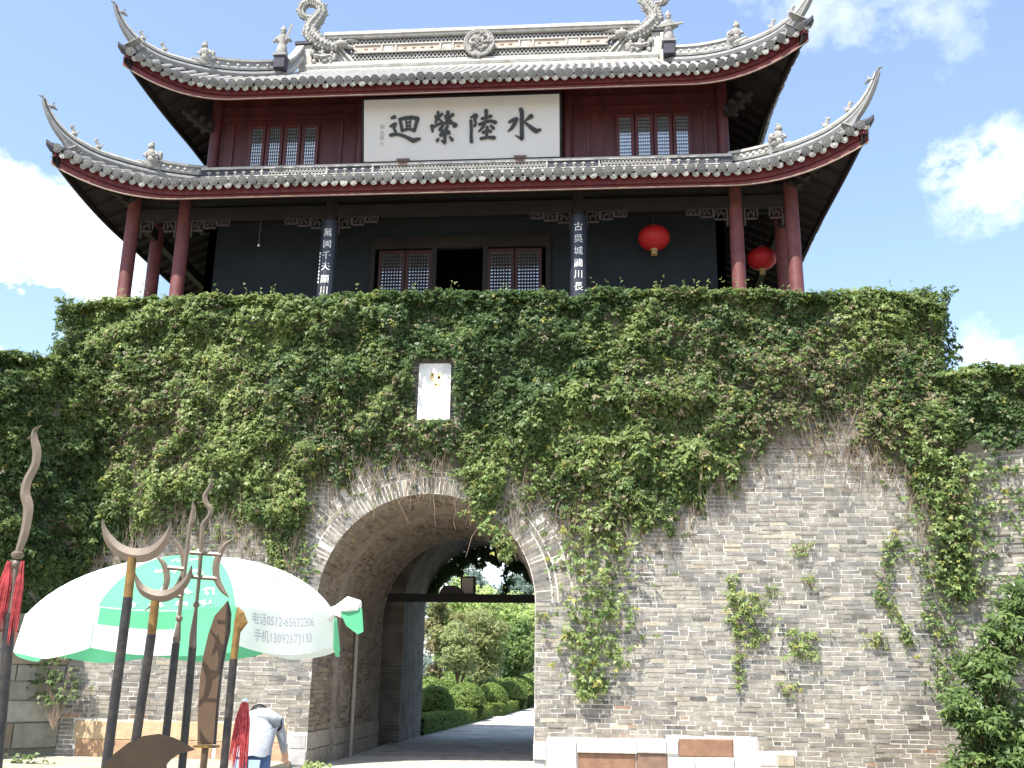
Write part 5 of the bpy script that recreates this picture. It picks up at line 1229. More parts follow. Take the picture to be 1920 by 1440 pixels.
# low clipped hedge in two runs
def hedge(a, b, hh, w, label, seed):
    r = np.random.default_rng(seed); a = np.array(a); b = np.array(b); ln_ = np.linalg.norm(b-a); d = (b-a)/ln_; sd = np.array((-d[1], d[0]))
    t = thing('low_hedge', label, 'hedge', (a[0], a[1], 0)); n = int(ln_*330)
    s_ = r.random(n)*ln_; face = r.random(n); off = np.where(face < .45, r.uniform(-w/2, w/2, n), np.where(face < .85, w/2, -w/2)); z = np.where(face < .45, hh, r.uniform(.03, hh, n))*(1+.09*(fbm(s_*1.6, s_*0, 9)-.5)*2)
    q = np.c_[a[0]+d[0]*s_-sd[0]*off, a[1]+d[1]*s_-sd[1]*off, z]+r.normal(0, .025, (n, 3))
    nn = np.c_[-sd[0]*np.sign(off)*(face >= .45), -sd[1]*np.sign(off)*(face >= .45), np.where(face < .45, 1, .35)]+r.normal(0, .35, (n, 3))
    col = G_MID+(np.array((.20, .28, .045))-G_MID)*np.clip(.5+r.normal(0, .25, n), 0, 1)[:, None]
    V, Cc = leaf_arrays(q, nn, np.full(n, .075), col, 4, 1.8, seed=seed, width=.34); leaf_object('foliage', V, Cc, t)
    mb = MB(); mb.bar((a[0], a[1], hh*.47), (b[0], b[1], hh*.47), w*.93, hh*.92); mb.build('core', bpy.data.materials['bush_core'], t)
hedge((-2.15, 10.7), (-1.62, 24.3), .46, .6, 'low clipped hedge edging the path behind the gate, nearer run', 701); hedge((-1.45, 25.4), (-.95, 44), .46, .6, 'low clipped hedge edging the path behind the gate, farther run', 702)
def tree(name, label, c, h, crown, n, size, cols, seed, group=None, clumps=16, trunk_r=.12, drop=0.0, dry=None):
    r = np.random.default_rng(seed); t = thing(name, label, 'tree', (c[0], c[1], 0), group)
    mb = MB(); base = np.array((c[0], c[1], -.05)); topz = h*.62; rx, rz = crown
    mb.tube([base, base+(r.normal(0, .1), r.normal(0, .1), topz*.5), base+(r.normal(0, .2), r.normal(0, .2), topz)], [trunk_r, trunk_r*.75, trunk_r*.4], 8)
    cen = []
    for i in range(clumps):
        s_ = unit(r.normal(0, 1, 3))*r.random()**.4; cc = np.array((c[0], c[1], h-rz))+s_*np.array((rx, rx, rz))*.8; cen.append(cc)
        mb.tube([base+up*topz*r.uniform(.45, 1), (base+up*topz+cc)/2+(0, 0, .1), cc], [trunk_r*.4, trunk_r*.25, .02], 5)
    mb.build('trunk', M['bark'], t, True)
    per = n//clumps; Q = []; Nn = []; Cc0 = []
    for cc in cen:
        rr = r.uniform(.30, .50)*min(rx, rz*1.2); s_ = unit(r.normal(0, 1, (per, 3)))*r.random((per, 1))**.45; q = cc+s_*np.array((rr, rr, rr*(.8+drop)))
        if drop: q[:, 2] -= drop*rr*r.random(per)
        Q.append(q); Nn.append(s_*.7+np.array((0, -.2, .7))+r.normal(0, .4, (per, 3))); b_ = r.random(); Cc0.append(cols[0]+(cols[1]-cols[0])*np.clip(b_*.5+r.random((per, 1))*.6, 0, 1))
    Q = np.concatenate(Q); Nn = np.concatenate(Nn); Cc0 = np.concatenate(Cc0)
    if dry is not None: Cc0 = np.where(r.random((len(Q), 1)) < dry[0], dry[1], Cc0)
    V, Cc = leaf_arrays(Q, Nn, r.uniform(.8, 1.2, len(Q))*size, Cc0, 4, 1.7, seed=seed, width=.24); leaf_object('crown', V, Cc, t)
    return t
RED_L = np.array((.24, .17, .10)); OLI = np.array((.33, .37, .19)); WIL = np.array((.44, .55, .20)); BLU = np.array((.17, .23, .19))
tree('small_tree', 'reddish-leaved small tree behind the shaded bush at the left of the view through the arch', (gx(826, 46), 46-DIST), 5.6, (1.3, 2.2), 3000, .12, (G_LIGHT, RED_L), 801, trunk_r=.06, clumps=22)
tree('small_tree', 'olive feathery small tree in the middle of the view through the arch', (gx(893, 50), 50-DIST), 5.2, (1.6, 2.0), 3600, .12, (OLI*.85, np.array((.26, .30, .10))), 802, trunk_r=.09)
tree('small_tree', 'dark green tree behind the farthest round bushes', (gx(972, 56), 56-DIST), 5.4, (1.5, 2.2), 2800, .15, (G_DARK*1.5, G_MID*1.2), 803, trunk_r=.1)
tree('small_tree', 'low branching tree directly behind the largest round bush', (gx(858, 44), 44-DIST), 3.9, (1.1, 1.4), 1800, .11, (G_LIGHT, OLI), 804, trunk_r=.08)
tree('willow_tree', 'bright yellow-green willow behind the reddish small tree', (gx(855, 68), 68-DIST), 7.6, (2.8, 2.4), 3600, .24, (WIL*.7, WIL*1.15), 811, drop=.5, trunk_r=.16)
tree('willow_tree', 'bright yellow-green willow left of the dark tree', (gx(925, 72), 72-DIST), 7.4, (2.8, 2.3), 3600, .24, (WIL*.7, WIL*1.1), 812, drop=.5, trunk_r=.16)
tree('willow_tree', 'bright yellow-green willow partly behind the right arch jamb', (gx(995, 70), 70-DIST), 7.0, (2.5, 2.2), 3000, .24, (WIL*.7, WIL*1.1), 813, drop=.5, trunk_r=.16)
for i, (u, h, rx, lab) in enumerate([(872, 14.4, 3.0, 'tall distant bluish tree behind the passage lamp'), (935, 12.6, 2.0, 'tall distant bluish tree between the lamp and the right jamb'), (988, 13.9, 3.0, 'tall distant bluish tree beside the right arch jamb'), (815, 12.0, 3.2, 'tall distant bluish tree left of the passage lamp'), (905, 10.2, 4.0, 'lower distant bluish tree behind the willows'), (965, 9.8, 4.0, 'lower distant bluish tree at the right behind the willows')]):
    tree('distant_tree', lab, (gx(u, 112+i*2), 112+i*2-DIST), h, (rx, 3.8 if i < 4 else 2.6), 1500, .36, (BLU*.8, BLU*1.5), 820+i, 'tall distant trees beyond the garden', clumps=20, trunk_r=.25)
# far wood that closes the horizon
r = np.random.default_rng(900); m = 7000; xx = r.uniform(-70, 60, m); zz = 5.5*r.random(m)*(.6+.6*fbm(xx*.12, xx*0, 91)); q = np.c_[xx, 128+r.normal(0, 2, m), zz]
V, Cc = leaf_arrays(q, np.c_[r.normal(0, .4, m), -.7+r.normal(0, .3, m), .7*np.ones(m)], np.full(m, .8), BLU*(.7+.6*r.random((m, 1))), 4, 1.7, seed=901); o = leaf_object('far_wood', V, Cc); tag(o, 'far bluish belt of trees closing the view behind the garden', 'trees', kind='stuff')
# shrubs filling the ground under the trees
for i, (u, d, w, h) in enumerate([(800, 44, 1.2, 1.5), (900, 52, 1.4, 1.6), (960, 56, 1.4, 1.7), (850, 55, 1.5, 1.9), (1000, 60, 1.5, 1.8)]):
    blob_bush('garden_shrub', ('loose green shrub under the reddish tree', 'loose green shrub under the olive tree', 'loose green shrub behind the fourth round bush', 'loose green shrub under the left willow', 'loose green shrub beside the right jamb')[i], 'shrub', (gx(u, d), d-DIST, h*.4), (w, w, h*.6), 900, .16, .4, 650+i, 'loose shrubs under the garden trees')
# creeper fringe hanging over the rear arch
r = np.random.default_rng(950); m = 1000; a = r.uniform(.0, PI-.2, m); rad = 1.76+.25-(.25+(.10+.32*np.sin(a))*r.random(m)**1.2*(.2+1.4*fbm(a*5, a*0, 95))); q = np.c_[AX+rad*np.cos(a), YB-.05+.3*r.random(m), 3.4+np.abs(rad*np.sin(a))]
V, Cc = leaf_arrays(q, np.c_[r.normal(0, .5, m), .6*np.ones(m), .5+r.normal(0, .4, m)], r.uniform(.09, .15, m), np.tile(G_DARK, (m, 1)), 5, seed=951); o = leaf_object('rear_creeper', V, Cc); tag(o, 'dark creeper fringe hanging over the far mouth of the passage', 'creeper', kind='stuff')
b_ = P(950, 1060, YB+.1); m = 70; q = np.c_[b_[0]+r.normal(0, .07, m), YB+.15*r.random(m), 3.75+1.2*r.random(m)]; V, Cc = leaf_arrays(q, r.normal(0, 1, (m, 3)), np.full(m, .11), np.tile(G_DARK, (m, 1)), 5, seed=952); t = thing('hanging_vine', 'dark vine tail hanging into the sky at the far mouth of the passage', 'vine', (b_[0], YB, 3.1)); leaf_object('foliage', V, Cc, t)

# ================================================================== UMBRELLA
YU = -10.9; rc = P(357, 1196, YU); UR = 1.22; zrim = rc[2]-.03; ztop = P(357, 1044, YU)[2]
um = thing('market_umbrella', 'large market umbrella of white and green panels with a printed valance', 'umbrella', (rc[0], YU, 0))
aim = math.atan2(CAMP[1]-YU, CAMP[0]-rc[0])-math.radians(9)
def rib_a(k): return aim+(k-.5)*PI/4
def canopy(k, s_, t):
    """panel k, s 0..1 across, t 0..1 from the top to the rim"""
    a0, a1 = rib_a(k), rib_a(k+1); e0 = np.array((math.cos(a0), math.sin(a0))); e1 = np.array((math.cos(a1), math.sin(a1)))
    e = e0+(e1-e0)*s_; rr = UR*math.sin(t*PI/2*.76)/math.sin(PI/2*.94)
    z_ = zrim+(ztop-zrim)*(math.cos(t*PI/2*.76)-math.cos(PI/2*.94))/(1-math.cos(PI/2*.94))-.03*math.sin(PI*s_)*t**3
    return np.array((rc[0]+e[0]*rr, YU+e[1]*rr, z_+.04*e[0]*t))
def valance(k, s_, t, hv=.26):
    p_ = canopy(k, s_, 1); a = (rib_a(k)+rib_a(k+1))/2; o_ = np.array((math.cos(a), math.sin(a), 0))
    wob = .022*math.sin(s_*9+k*2.1)*t; hh = hv*(1-.18*math.sin(PI*s_*2)**2*0+.10*math.sin(s_*PI))
    return p_+o_*(.01+wob+.03*t)-up*hh*t
for k in range(8):
    m_ = M['cloth_g'] if k % 2 == 0 else M['cloth_w']
    mb = MB(); mb.grid([[canopy(k, s_, t) for s_ in np.linspace(0, 1, 9)] for t in np.linspace(0, 1, 13)]); o = mb.build('canopy_panel', m_, um, True); o['label'] = 'green canopy panel' if k % 2 == 0 else 'white canopy panel'
    if k == 0:
        mb = MB(); mb.grid([[valance(k, s_, t, .26+.10*max(0, s_-.55)) for s_ in np.linspace(.58, 1, 9)] for t in (0, .5, 1)]); mb.build('valance', M['cloth_g'], um, True)
    mb = MB(); mb.grid([[valance(k, s_, t) for s_ in np.linspace(0, .58 if k == 0 else 1, 17)] for t in (0, .5, 1)]); v_ = mb.build('valance', M['cloth_w'] if k in (0, 1, 3, 7) else M['cloth_g'], um, True)
    mb = MB(); mb.tube([canopy(k, 0, t)-up*.012 for t in np.linspace(.02, 1, 9)], .008, 5); mb.build('rib', M['pole'], um)
    if k in (0,):   # green wave printed on the front valance
        mb = MB(); mb.grid([[valance(k, s_, t)+np.array((math.cos(aim), math.sin(aim), 0))*.003 for s_ in np.linspace(.02, .575, 11)] for t in (.02, .42)]); mb.build('valance_print', M['cloth_g'], um, True)
mb = MB(); pb_ = P(362, 1440, YU+.1); mb.tube([(rc[0]+.06, YU, 0), (rc[0]+.03, YU, 1.2), (rc[0], YU, ztop-.02)], .024, 10); mb.build('pole', M['pole'], um, True)
mb = MB(); mb.lathe([(.03, -.02), (.035, .03), (.012, .06)], (rc[0], YU, ztop), 8); mb.build('finial', M['pole'], um)
def print_on(k, fn, body, size, sx, t0, m_, name, ysc, off=.014, width=1.0):
    vs, fs = text_mesh(body, size); mb = MB(); a = (rib_a(k)+rib_a(k+1))/2; o_ = np.array((math.cos(a), math.sin(a), 0.35)); chord = 2*UR*math.sin(PI/8)
    mb.add([fn(k, sx+vx/chord*width, t0-vy/ysc)+o_*off for vx, vy, vz in vs], fs); mb.build(name, m_, um)
# the number rows straddle the hem of the white right-hand panel
print_on(1, valance, '电话0512-65632306', .071, .45, .27, M['print'], 'print', .23); print_on(1, valance, '手机13092673133', .071, .45, .66, M['print'], 'print', .23)
print_on(0, lambda k, s_, t: canopy(k, s_, t), '茶 香 满 园', .15, .55, .93, M['cloth_w'], 'print', 1.25, .008) if False else None
rl = random.Random(12)
for (s0, t0, w_, h_) in ((.30, .62, .16, .045), (.5, .60, .2, .05), (.70, .62, .2, .045), (.28, .84, .18, .05), (.45, .82, .16, .05), (.64, .83, .22, .05), (.82, .85, .16, .045), (.36, .42, .2, .05), (.62, .40, .26, .05), (.22, .96, .16, .04), (.42, .95, .14, .04), (.60, .95, .16, .04), (.78, .96, .14, .04)):
    mb = MB(); a = aim
    for i in range(7):
        ds, dt = rl.uniform(-.5, .5)*w_*.55, rl.uniform(-.5, .5)*h_*1.2; hs_, ht_ = (w_*.18, h_*.10) if i % 2 else (w_*.05, h_*.45)
        o_ = np.array((math.cos(a), math.sin(a), .5))*(.005+.0006*i)
        mb.add([canopy(0, s0+ds+x*hs_, min(.99, t0+dt+y*ht_))+o_ for x, y in ((-1, -1), (1, -.8), (1, 1), (-1, .8))], [(0, 1, 2, 3)])
    mb.build('faded_lettering', M['cloth_w'], um, kind='stuff')
mb = MB(); o_ = np.array((math.cos(aim+PI/4), math.sin(aim+PI/4), .6))*.006
for i in range(26):
    a0, a1 = 2*PI*i/26, 2*PI*(i+1)/26
    if i % 9 == 4: continue
    mb.add([canopy(1, .5+.16*rr*math.cos(a_), .62+.10*rr*math.sin(a_))+o_ for a_, rr in ((a0, 1), (a1, 1), (a1, .86), (a0, .86))], [(0, 1, 2, 3)])
mb.build('faded_emblem', M['print_pale'], um, kind='stuff')
print_on(1, canopy, '苏州盘门景区', .085, .52, .80, M['print_pale'], 'faded_lettering', 1.25, .006) if False else None
mb = MB()
for i in range(11): mb.add([canopy(1, .30+.04*i+dx, .79+dy)+o_ for dx, dy in ((0, 0), (.026, .004), (.026, .02+.006*(i % 3)), (.004, .016))], [(0, 1, 2, 3)])
mb.build('faded_lettering', M['print_pale'], um, kind='stuff')
# knotted end of the valance on the right
kt = canopy(2, 0, 1)+(.02, -.02, -.02); mb = MB()
mb.tube([kt-(.06, 0, .02), kt+(.02, -.01, .03), kt+(.10, -.02, .06), kt+(.19, -.03, .05)], [.05, .028, .06, .04], 8); mb.tube([kt+(.02, 0, -.02), kt+(.05, 0, .05)], [.045, .04], 8); mb.build('valance_knot', M['cloth_w'], um, True)
mb = MB(); mb.slab([kt+(.05, -.03, .0), kt+(.12, -.04, .05), kt+(.21, -.05, .03), kt+(.23, -.05, -.13), kt+(.19, -.05, -.15), kt+(.10, -.04, -.09)], (0, .012, 0)); mb.build('valance_flap', M['cloth_g'], um)

# ================================================================== WEAPONS
def ground_ext(a, b):
    """extend the line a->b down to the ground"""
    a, b = np.asarray(a), np.asarray(b); t = (0-a[2])/(b[2]-a[2]); return a+(b-a)*t
def shaft(t, pa_, pb_, y, r0, m_, name='shaft', to_ground=True):
    a, b = P(*pa_, y), P(*pb_, y); e = ground_ext(a, b) if to_ground else b
    mb = MB(); mb.tube([a, (a+e)/2, e], [r0, r0, r0], 10); return mb.build(name, m_, t, True), e
def ribbon(path, y, th, m_, name, t, wpx=None):
    mb = MB(); pts = [P(u, v, y) for u, v, w in path]; sc = (y-CAMP[1])/FPX*1.03; rows_ = []
    for i, (u, v, w) in enumerate(path):
        d = pts[min(i+1, len(pts)-1)]-pts[max(i-1, 0)]; d /= np.linalg.norm(d); s_ = np.cross(d, np.array((0, 1., 0))); s_ /= np.linalg.norm(s_); hw = w*sc/2
        k_ = th*min(1, w/6+.15)
        rows_.append([pts[i]+s_*hw, pts[i]+np.array((0, -k_, 0)), pts[i]-s_*hw, pts[i]+np.array((0, k_, 0)), pts[i]+s_*hw])
    mb.grid(rows_); mb.add(rows_[0][:4], [(0, 1, 2, 3)]); mb.add(rows_[-1][:4], [(3, 2, 1, 0)]); return mb.build(name, m_, t, False)
def smooth_path(path, n=4):
    P_ = np.array(path, float); out_ = []
    for i in range(len(P_)-1):
        p0, p1, p2, p3 = P_[max(i-1, 0)], P_[i], P_[i+1], P_[min(i+2, len(P_)-1)]
        for f_ in np.arange(n)/n: out_.append(.5*((2*p1)+(-p0+p2)*f_+(2*p0-5*p1+4*p2-p3)*f_**2+(-p0+3*p1-3*p2+p3)*f_**3))
    out_.append(P_[-1]); return [tuple(q) for q in out_]
def wthing(name, label, foot): return thing(name, label, 'weapon', (foot[0], foot[1], 0), 'old weapons standing in a row')
def tassel(t, c, length, w, n, seed, lean=0.0, base_w=None):
    r = np.random.default_rng(seed); mb = MB(); c = np.asarray(c)
    for i in range(n):
        a = r.uniform(0, 2*PI); rr = w*math.sqrt(r.random()); bw = (base_w or w*.35)
        p0 = c+np.array((bw*math.cos(a)*r.random(), bw*math.sin(a)*r.random(), 0)); L_ = length*r.uniform(.72, 1.05)
        pts = [p0, c+np.array((rr*math.cos(a)*.9+lean*.3, rr*math.sin(a)*.6, -L_*.3)), c+np.array((rr*math.cos(a)+lean*.7, rr*math.sin(a)*.6, -L_*.7)), c+np.array((rr*math.cos(a)*.9+lean, rr*math.sin(a)*.6, -L_))]
        pts = [np.array(q)+r.normal(0, w*.05, 3)*(k_ > 0) for k_, q in enumerate(pts)]
        mb.tube(pts, [w*.06, w*.09, w*.08, w*.03], 4)
    return mb.build('tassel', M['tassel'], t, True)
# 1 kris spear at the left edge
y1 = -14.3; a_, b_ = P(30, 1065, y1), P(3, 1330, y1); ft = ground_ext(a_, b_); t = wthing('spear', 'wavy-bladed spear with two red tassels at the left edge', ft)
ribbon(smooth_path([(78, 797, 2), (66, 806, 9), (64, 822, 15), (69, 845, 18), (66, 872, 18), (52, 900, 19), (47, 925, 20), (53, 950, 21), (50, 980, 19), (46, 1000, 19), (38, 1025, 16), (33, 1040, 14)]), y1, .012, M['steel'], 'blade', t)
ribbon([(62, 815, 3), (55, 821, 4), (50, 823, 1)], y1, .006, M['steel'], 'barb', t)
mb = MB(); mb.ball(P(30, 1058, y1), .021, 12, 8); mb.lathe([(.018, 0), (.026, .01), (.026, .022), (.016, .03)], P(32, 1047, y1), 10); mb.build('collar', M['steel'], t, True)
shaft(t, (30, 1060), (20, 1150), y1, .012, M['steel'], 'socket', False); shaft(t, (20, 1150), (3, 1330), y1, .0235, M['black'])
tassel(t, P(17, 1052, y1-.02), .34, .028, 46, 1, -.01); tassel(t, P(43, 1052, y1-.02), .34, .022, 36, 2, .0)
# 2, 3 crescent staves
def crescent(label, y, c, tips, botm, sh0, sh1, sock, seed):
    a_, b_ = P(*sh0, y), P(*sh1, y); ft = ground_ext(a_, b_); t = wthing('crescent_staff', label, ft)
    ribbon(smooth_path(botm, 5), y, .012, M['steel'], 'crescent_blade', t)
    shaft(t, sh0, sock, y, .0235, M['brass'], 'socket', False); shaft(t, sock, sh1, y, .0245, M['black']); return t
crescent('crescent-headed staff with the larger blade, tallest of the two', -13.4, None, None, [(192, 972, 1), (195, 990, 9), (205, 1012, 18), (222, 1030, 23), (245, 1040, 26), (268, 1041, 27), (288, 1034, 25), (305, 1018, 20), (316, 999, 12), (321, 977, 1)], (248, 1045), (204, 1400), (240, 1120), 1)
crescent('crescent-headed staff with the smaller blade, second from the left', -13.15, None, None, [(253, 1072, 1), (257, 1088, 9), (266, 1104, 16), (282, 1114, 20), (303, 1118, 22), (322, 1113, 21), (340, 1100, 18), (352, 1084, 12), (360, 1060, 2)], (291, 1127), (256, 1380), (284, 1190), 2)
# 4 halberd with leaf point
y4 = -13.0; a_, b_ = P(331, 1200, y4), P(309, 1400, y4); t = wthing('halberd', 'halberd with a leaf-shaped point and twin side crescents', ground_ext(a_, b_))
ribbon([(361, 938, 1), (363, 955, 9), (361, 972, 14), (357, 985, 9), (352, 1020, 8), (346, 1075, 8), (340, 1120, 8), (336, 1155, 8)], y4, .010, M['steel'], 'point', t)
ribbon(smooth_path([(292, 1042, 2), (306, 1056, 10), (313, 1078, 13), (311, 1098, 12), (302, 1118, 8), (272, 1145, 2)], 4), y4, .008, M['steel'], 'side_blade', t)
ribbon(smooth_path([(324, 1008, 2), (337, 1026, 8), (344, 1050, 11), (344, 1072, 11), (336, 1090, 8), (326, 1100, 2)], 4), y4+.03, .008, M['steel'], 'side_blade', t)
ribbon([(314, 1064, 8), (345, 1067, 8)], y4-.004, .006, M['steel'], 'cross_bar', t); ribbon([(303, 1116, 7), (340, 1118, 7)], y4-.004, .006, M['steel'], 'cross_bar', t)
mb = MB(); mb.ball(P(336, 1160, y4), .019, 12, 8); mb.tube([P(336, 1165, y4), P(331, 1200, y4), P(330, 1208, y4)], [.010, .022, .016], 10); mb.build('collar', M['steel'], t, True)
shaft(t, (330, 1206), (309, 1400), y4, .0215, M['black'])
# 5 halberd with wavy point
y5 = -12.9; a_, b_ = P(362, 1215, y5), P(342, 1430, y5); t = wthing('halberd', 'halberd with a wavy point, tallest weapon of the middle group', ground_ext(a_, b_))
ribbon(smooth_path([(395, 892, 1), (396, 905, 6), (391, 918, 9), (384, 930, 10), (387, 944, 10), (395, 955, 10), (392, 968, 9), (381, 983, 9), (379, 1000, 9), (377, 1030, 9), (373, 1085, 8), (369, 1128, 7)]), y5, .010, M['steel'], 'point', t)
ribbon(smooth_path([(440, 1010, 1), (424, 1020, 9), (412, 1038, 13), (405, 1062, 14), (407, 1086, 13), (417, 1106, 10), (430, 1121, 1)], 4), y5, .008, M['steel'], 'side_blade', t)
ribbon([(356, 1036, 8), (414, 1040, 8)], y5-.004, .006, M['steel'], 'cross_bar', t); ribbon([(356, 1081, 8), (407, 1085, 8)], y5-.004, .006, M['steel'], 'cross_bar', t)
ribbon([(358, 1062, 1), (357, 1074, 9), (352, 1090, 9), (346, 1100, 2)], y5, .008, M['steel'], 'side_blade', t)
mb = MB(); mb.ball(P(368, 1134, y5), .019, 12, 8); mb.tube([P(368, 1138, y5), P(362, 1190, y5), P(361, 1216, y5)], [.009, .020, .022], 10); mb.build('collar', M['steel'], t, True)
shaft(t, (361, 1214), (342, 1430), y5, .022, M['black'])
# 6 broad sword, point up
y6 = -12.7; ft = P(380, 1440, y6); t = wthing('broad_sword', 'broad curved sword standing point up with a flat guard', (ft[0], y6)); sc = (y6-CAMP[1])/FPX
mb = MB(); ol = [(427, 1126), (433, 1150), (431, 1185), (424, 1215), (416, 1260), (409, 1330), (404, 1396), (370, 1396), (371, 1330), (375, 1270), (382, 1225), (390, 1190), (402, 1155)]
mb.slab([P(u, v, y6) for u, v in ol], (0, .012, 0)); mb.build('blade', M['steeldark'], t)
mb = MB(); mb.slab([P(u, v, y6-.004) for u, v in [(427, 1126), (433, 1150), (431, 1185), (424, 1215), (416, 1260), (409, 1330), (404, 1396), (400, 1396), (405, 1330), (411, 1260), (419, 1215), (426, 1185), (428, 1150)]], (0, .003, 0)); mb.build('spine', M['black'], t)
mb = MB(); a_, b_ = P(366, 1399, y6), P(408, 1400, y6); mb.bar(a_+(0, 0, 0), b_, .07, .012, up=(0, 0, 1)); mb.build('guard', M['brass'], t)
a_, b_ = P(385, 1402, y6), P(381, 1440, y6); mb = MB(); mb.tube([a_, ground_ext(a_, b_)], .02, 10); mb.build('grip', M['steeldark'], t, True)
# 7 spear with brass point
y7 = -12.9; a_, b_ = P(438, 1236, y7), P(420, 1435, y7); t = wthing('spear', 'short spear with a brass arrow-shaped point beside the broad sword', ground_ext(a_, b_))
ribbon([(446, 1138, 1), (450, 1150, 16), (452, 1166, 26), (444, 1184, 14)], y7, .014, M['brass'], 'point', t); shaft(t, (445, 1180), (438, 1236), y7, .020, M['brass'], 'socket', False); shaft(t, (438, 1236), (420, 1435), y7, .0225, M['black'])
# 8 broad glaive blade in the foreground
y8 = -14.6; ft = P(215, 1440, y8); t = wthing('glaive', 'broad brown glaive blade curving up from the bottom edge', (ft[0], y8))
mb = MB(); ol = [(150, 1480), (190, 1440), (212, 1415), (240, 1393), (268, 1380), (296, 1376), (322, 1383), (345, 1394), (364, 1406), (350, 1410), (335, 1413), (318, 1425), (300, 1445), (285, 1480), (270, 1530), (225, 1530)]
mb.slab([P(u, v, y8) for u, v in ol], (0, .014, 0)); mb.build('blade', mat('rusted_blade', (.034, .023, .015), .5, .3, metal=.2, var=.2, scale=9), t)
a_, b_ = P(245, 1530, y8), P(235, 1700, y8); mb = MB(); mb.tube([a_+(0, .007, 0), ground_ext(a_, b_)+(0, .007, 0)], .024, 10); mb.build('shaft', M['black'], t, True)
# 9 spear hidden by its red tassel
y9 = -11.6; a_, b_ = P(459, 1322, y9), P(452, 1440, y9); ft = ground_ext(a_, b_); t = wthing('spear', 'spear whose top is hidden by a long red tassel before the person', ft)
mb = MB(); mb.ball(P(460, 1315, y9), .022, 10, 7); mb.build('collar', M['chalk'], t, True); shaft(t, (459, 1320), (452, 1440), y9, .016, M['black'])
tassel(t, P(457, 1316, y9-.02), .30, .040, 60, 5, -.015, .013); tassel(t, P(463, 1317, y9-.025), .44, .034, 46, 6, .006, .010); tassel(t, P(454, 1319, y9-.02), .42, .032, 36, 7, -.03, .010)

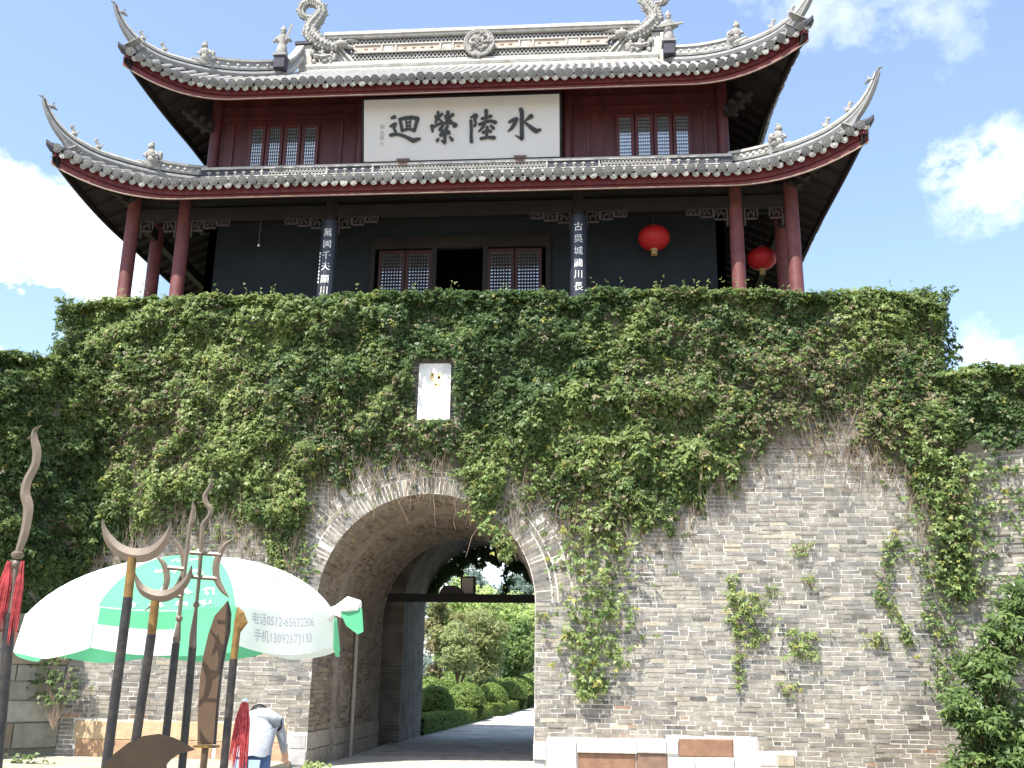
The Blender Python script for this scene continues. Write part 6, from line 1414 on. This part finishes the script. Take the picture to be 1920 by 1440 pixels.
# ================================================================== PERSON
def person():
    yp = -8.6; b = P(474, 1400, yp); bx = b[0]-.0; by = yp
    t = thing('person', 'person in a grey shirt and jeans bending forward with back turned, beside the red tassel', 'person', (bx, by, 0))
    hipz = P(478, 1412, yp)[2]-.02; shz = P(478, 1338, yp)[2]-.05
    V_ = [(0, 0, hipz, .135), (0, .06, hipz+.13, .130), (0, .17, shz-.05, .15), (0, .26, shz+.02, .12), (-.03, .33, shz+.05, .060), (-.10, .38, shz+.06, .088), (-.12, .43, shz+.04, .092), (-.12, .48, shz-.04, .06),
          (-.10, 0, hipz-.10, .095), (-.11, -.02, hipz*.52, .065), (-.11, .03, .10, .045), (-.11, -.10, .05, .04), (.10, 0, hipz-.10, .095), (.11, -.02, hipz*.52, .065), (.11, .03, .10, .045), (.11, -.10, .05, .04),
          (-.17, .24, shz-.02, .062), (-.205, .30, shz-.24, .040), (-.16, .55, shz-.36, .034), (-.13, .63, shz-.38, .036), (.155, .24, shz-.02, .058), (.205, .28, shz-.24, .040), (.17, .52, shz-.38, .034), (.14, .60, shz-.40, .036)]
    E_ = [(0, 1), (1, 2), (2, 3), (3, 4), (4, 5), (5, 6), (6, 7), (0, 8), (8, 9), (9, 10), (10, 11), (0, 12), (12, 13), (13, 14), (14, 15), (3, 16), (16, 17), (17, 18), (18, 19), (3, 20), (20, 21), (21, 22), (22, 23)]
    for hnd, s_ in ((19, -1), (23, 1)):
        hx, hy, hz, _ = V_[hnd]
        for i in range(4):
            n0 = len(V_); V_.append((hx+s_*(.018-.012*i), hy+.05, hz-.015, .011)); V_.append((hx+s_*(.018-.012*i), hy+.075+.006*(i in (1, 2)), hz-.045, .009)); E_ += [(hnd, n0), (n0, n0+1)]
        n0 = len(V_); V_.append((hx-s_*.045, hy+.03, hz-.02, .011)); E_.append((hnd, n0))
    me = bpy.data.meshes.new('p'); me.from_pydata([(v[0], v[1], v[2]) for v in V_], E_, []); o = bpy.data.objects.new('p', me); COL.objects.link(o)
    md = o.modifiers.new('s', 'SKIN'); sv = me.skin_vertices[0].data
    for i, v in enumerate(V_): sv[i].radius = (v[3], v[3]*(.78 if i in (1, 2, 3) else 1)) ; sv[i].use_root = (i == 0)
    for i in (1, 2): sv[i].radius = (V_[i][3]*1.25, V_[i][3]*.85)
    ss = o.modifiers.new('b', 'SUBSURF'); ss.levels = 2; ss.render_levels = 2
    dg = bpy.context.evaluated_depsgraph_get(); me2 = bpy.data.meshes.new_from_object(o.evaluated_get(dg)); bpy.data.objects.remove(o)
    me2.materials.clear()
    for m_ in ('shirt', 'denim', 'skin', 'shoe', 'hair'): me2.materials.append(M[m_])
    for p_ in me2.polygons:
        c_ = p_.center; p_.use_smooth = True
        if c_.z < .11: k = 3
        elif c_.z < hipz+.04 and c_.y < .2: k = 1
        elif c_.y > .29 and abs(c_.x+.10) < .13 and c_.z > shz+.0: k = 4 if c_.z > shz+.01 and c_.y < .46 else 2
        elif c_.y > .36 and c_.z < shz-.27: k = 2
        else: k = 0
        p_.material_index = k
    ob = bpy.data.objects.new('body', me2); COL.objects.link(ob); ob.parent = t
    # shirt hem flaring over the jeans, and jeans pockets
    mb = MB(); n = 20; rows_ = []
    for z_, rx_, ry_, yo in ((hipz+.0, .185, .15, -.005), (hipz+.06, .18, .15, .01), (hipz+.16, .185, .15, .06), (hipz+.24, .19, .14, .11)):
        rows_.append([np.array((bx+rx_*math.cos(2*PI*i/n), by+yo+ry_*math.sin(2*PI*i/n), z_+.01*math.sin(i*1.7))) for i in range(n+1)])
    mb.grid(rows_); mb.build('shirt_tail', M['shirt'], t, True)
    for s_ in (-1, 1):
        mb = MB(); mb.slab([(bx+s_*.075+dx, by-.152-.002+.02*abs(dx), hipz-.03+dz) for dx, dz in ((-.055, 0), (.055, 0), (.05, -.10), (0, -.13), (-.05, -.10))], (0, .02, 0)); mb.build('pocket', M['denimpale'], t)
person()
print('SCENE', len(S.objects), sum(len(o.data.polygons) for o in S.objects if o.type == 'MESH'))
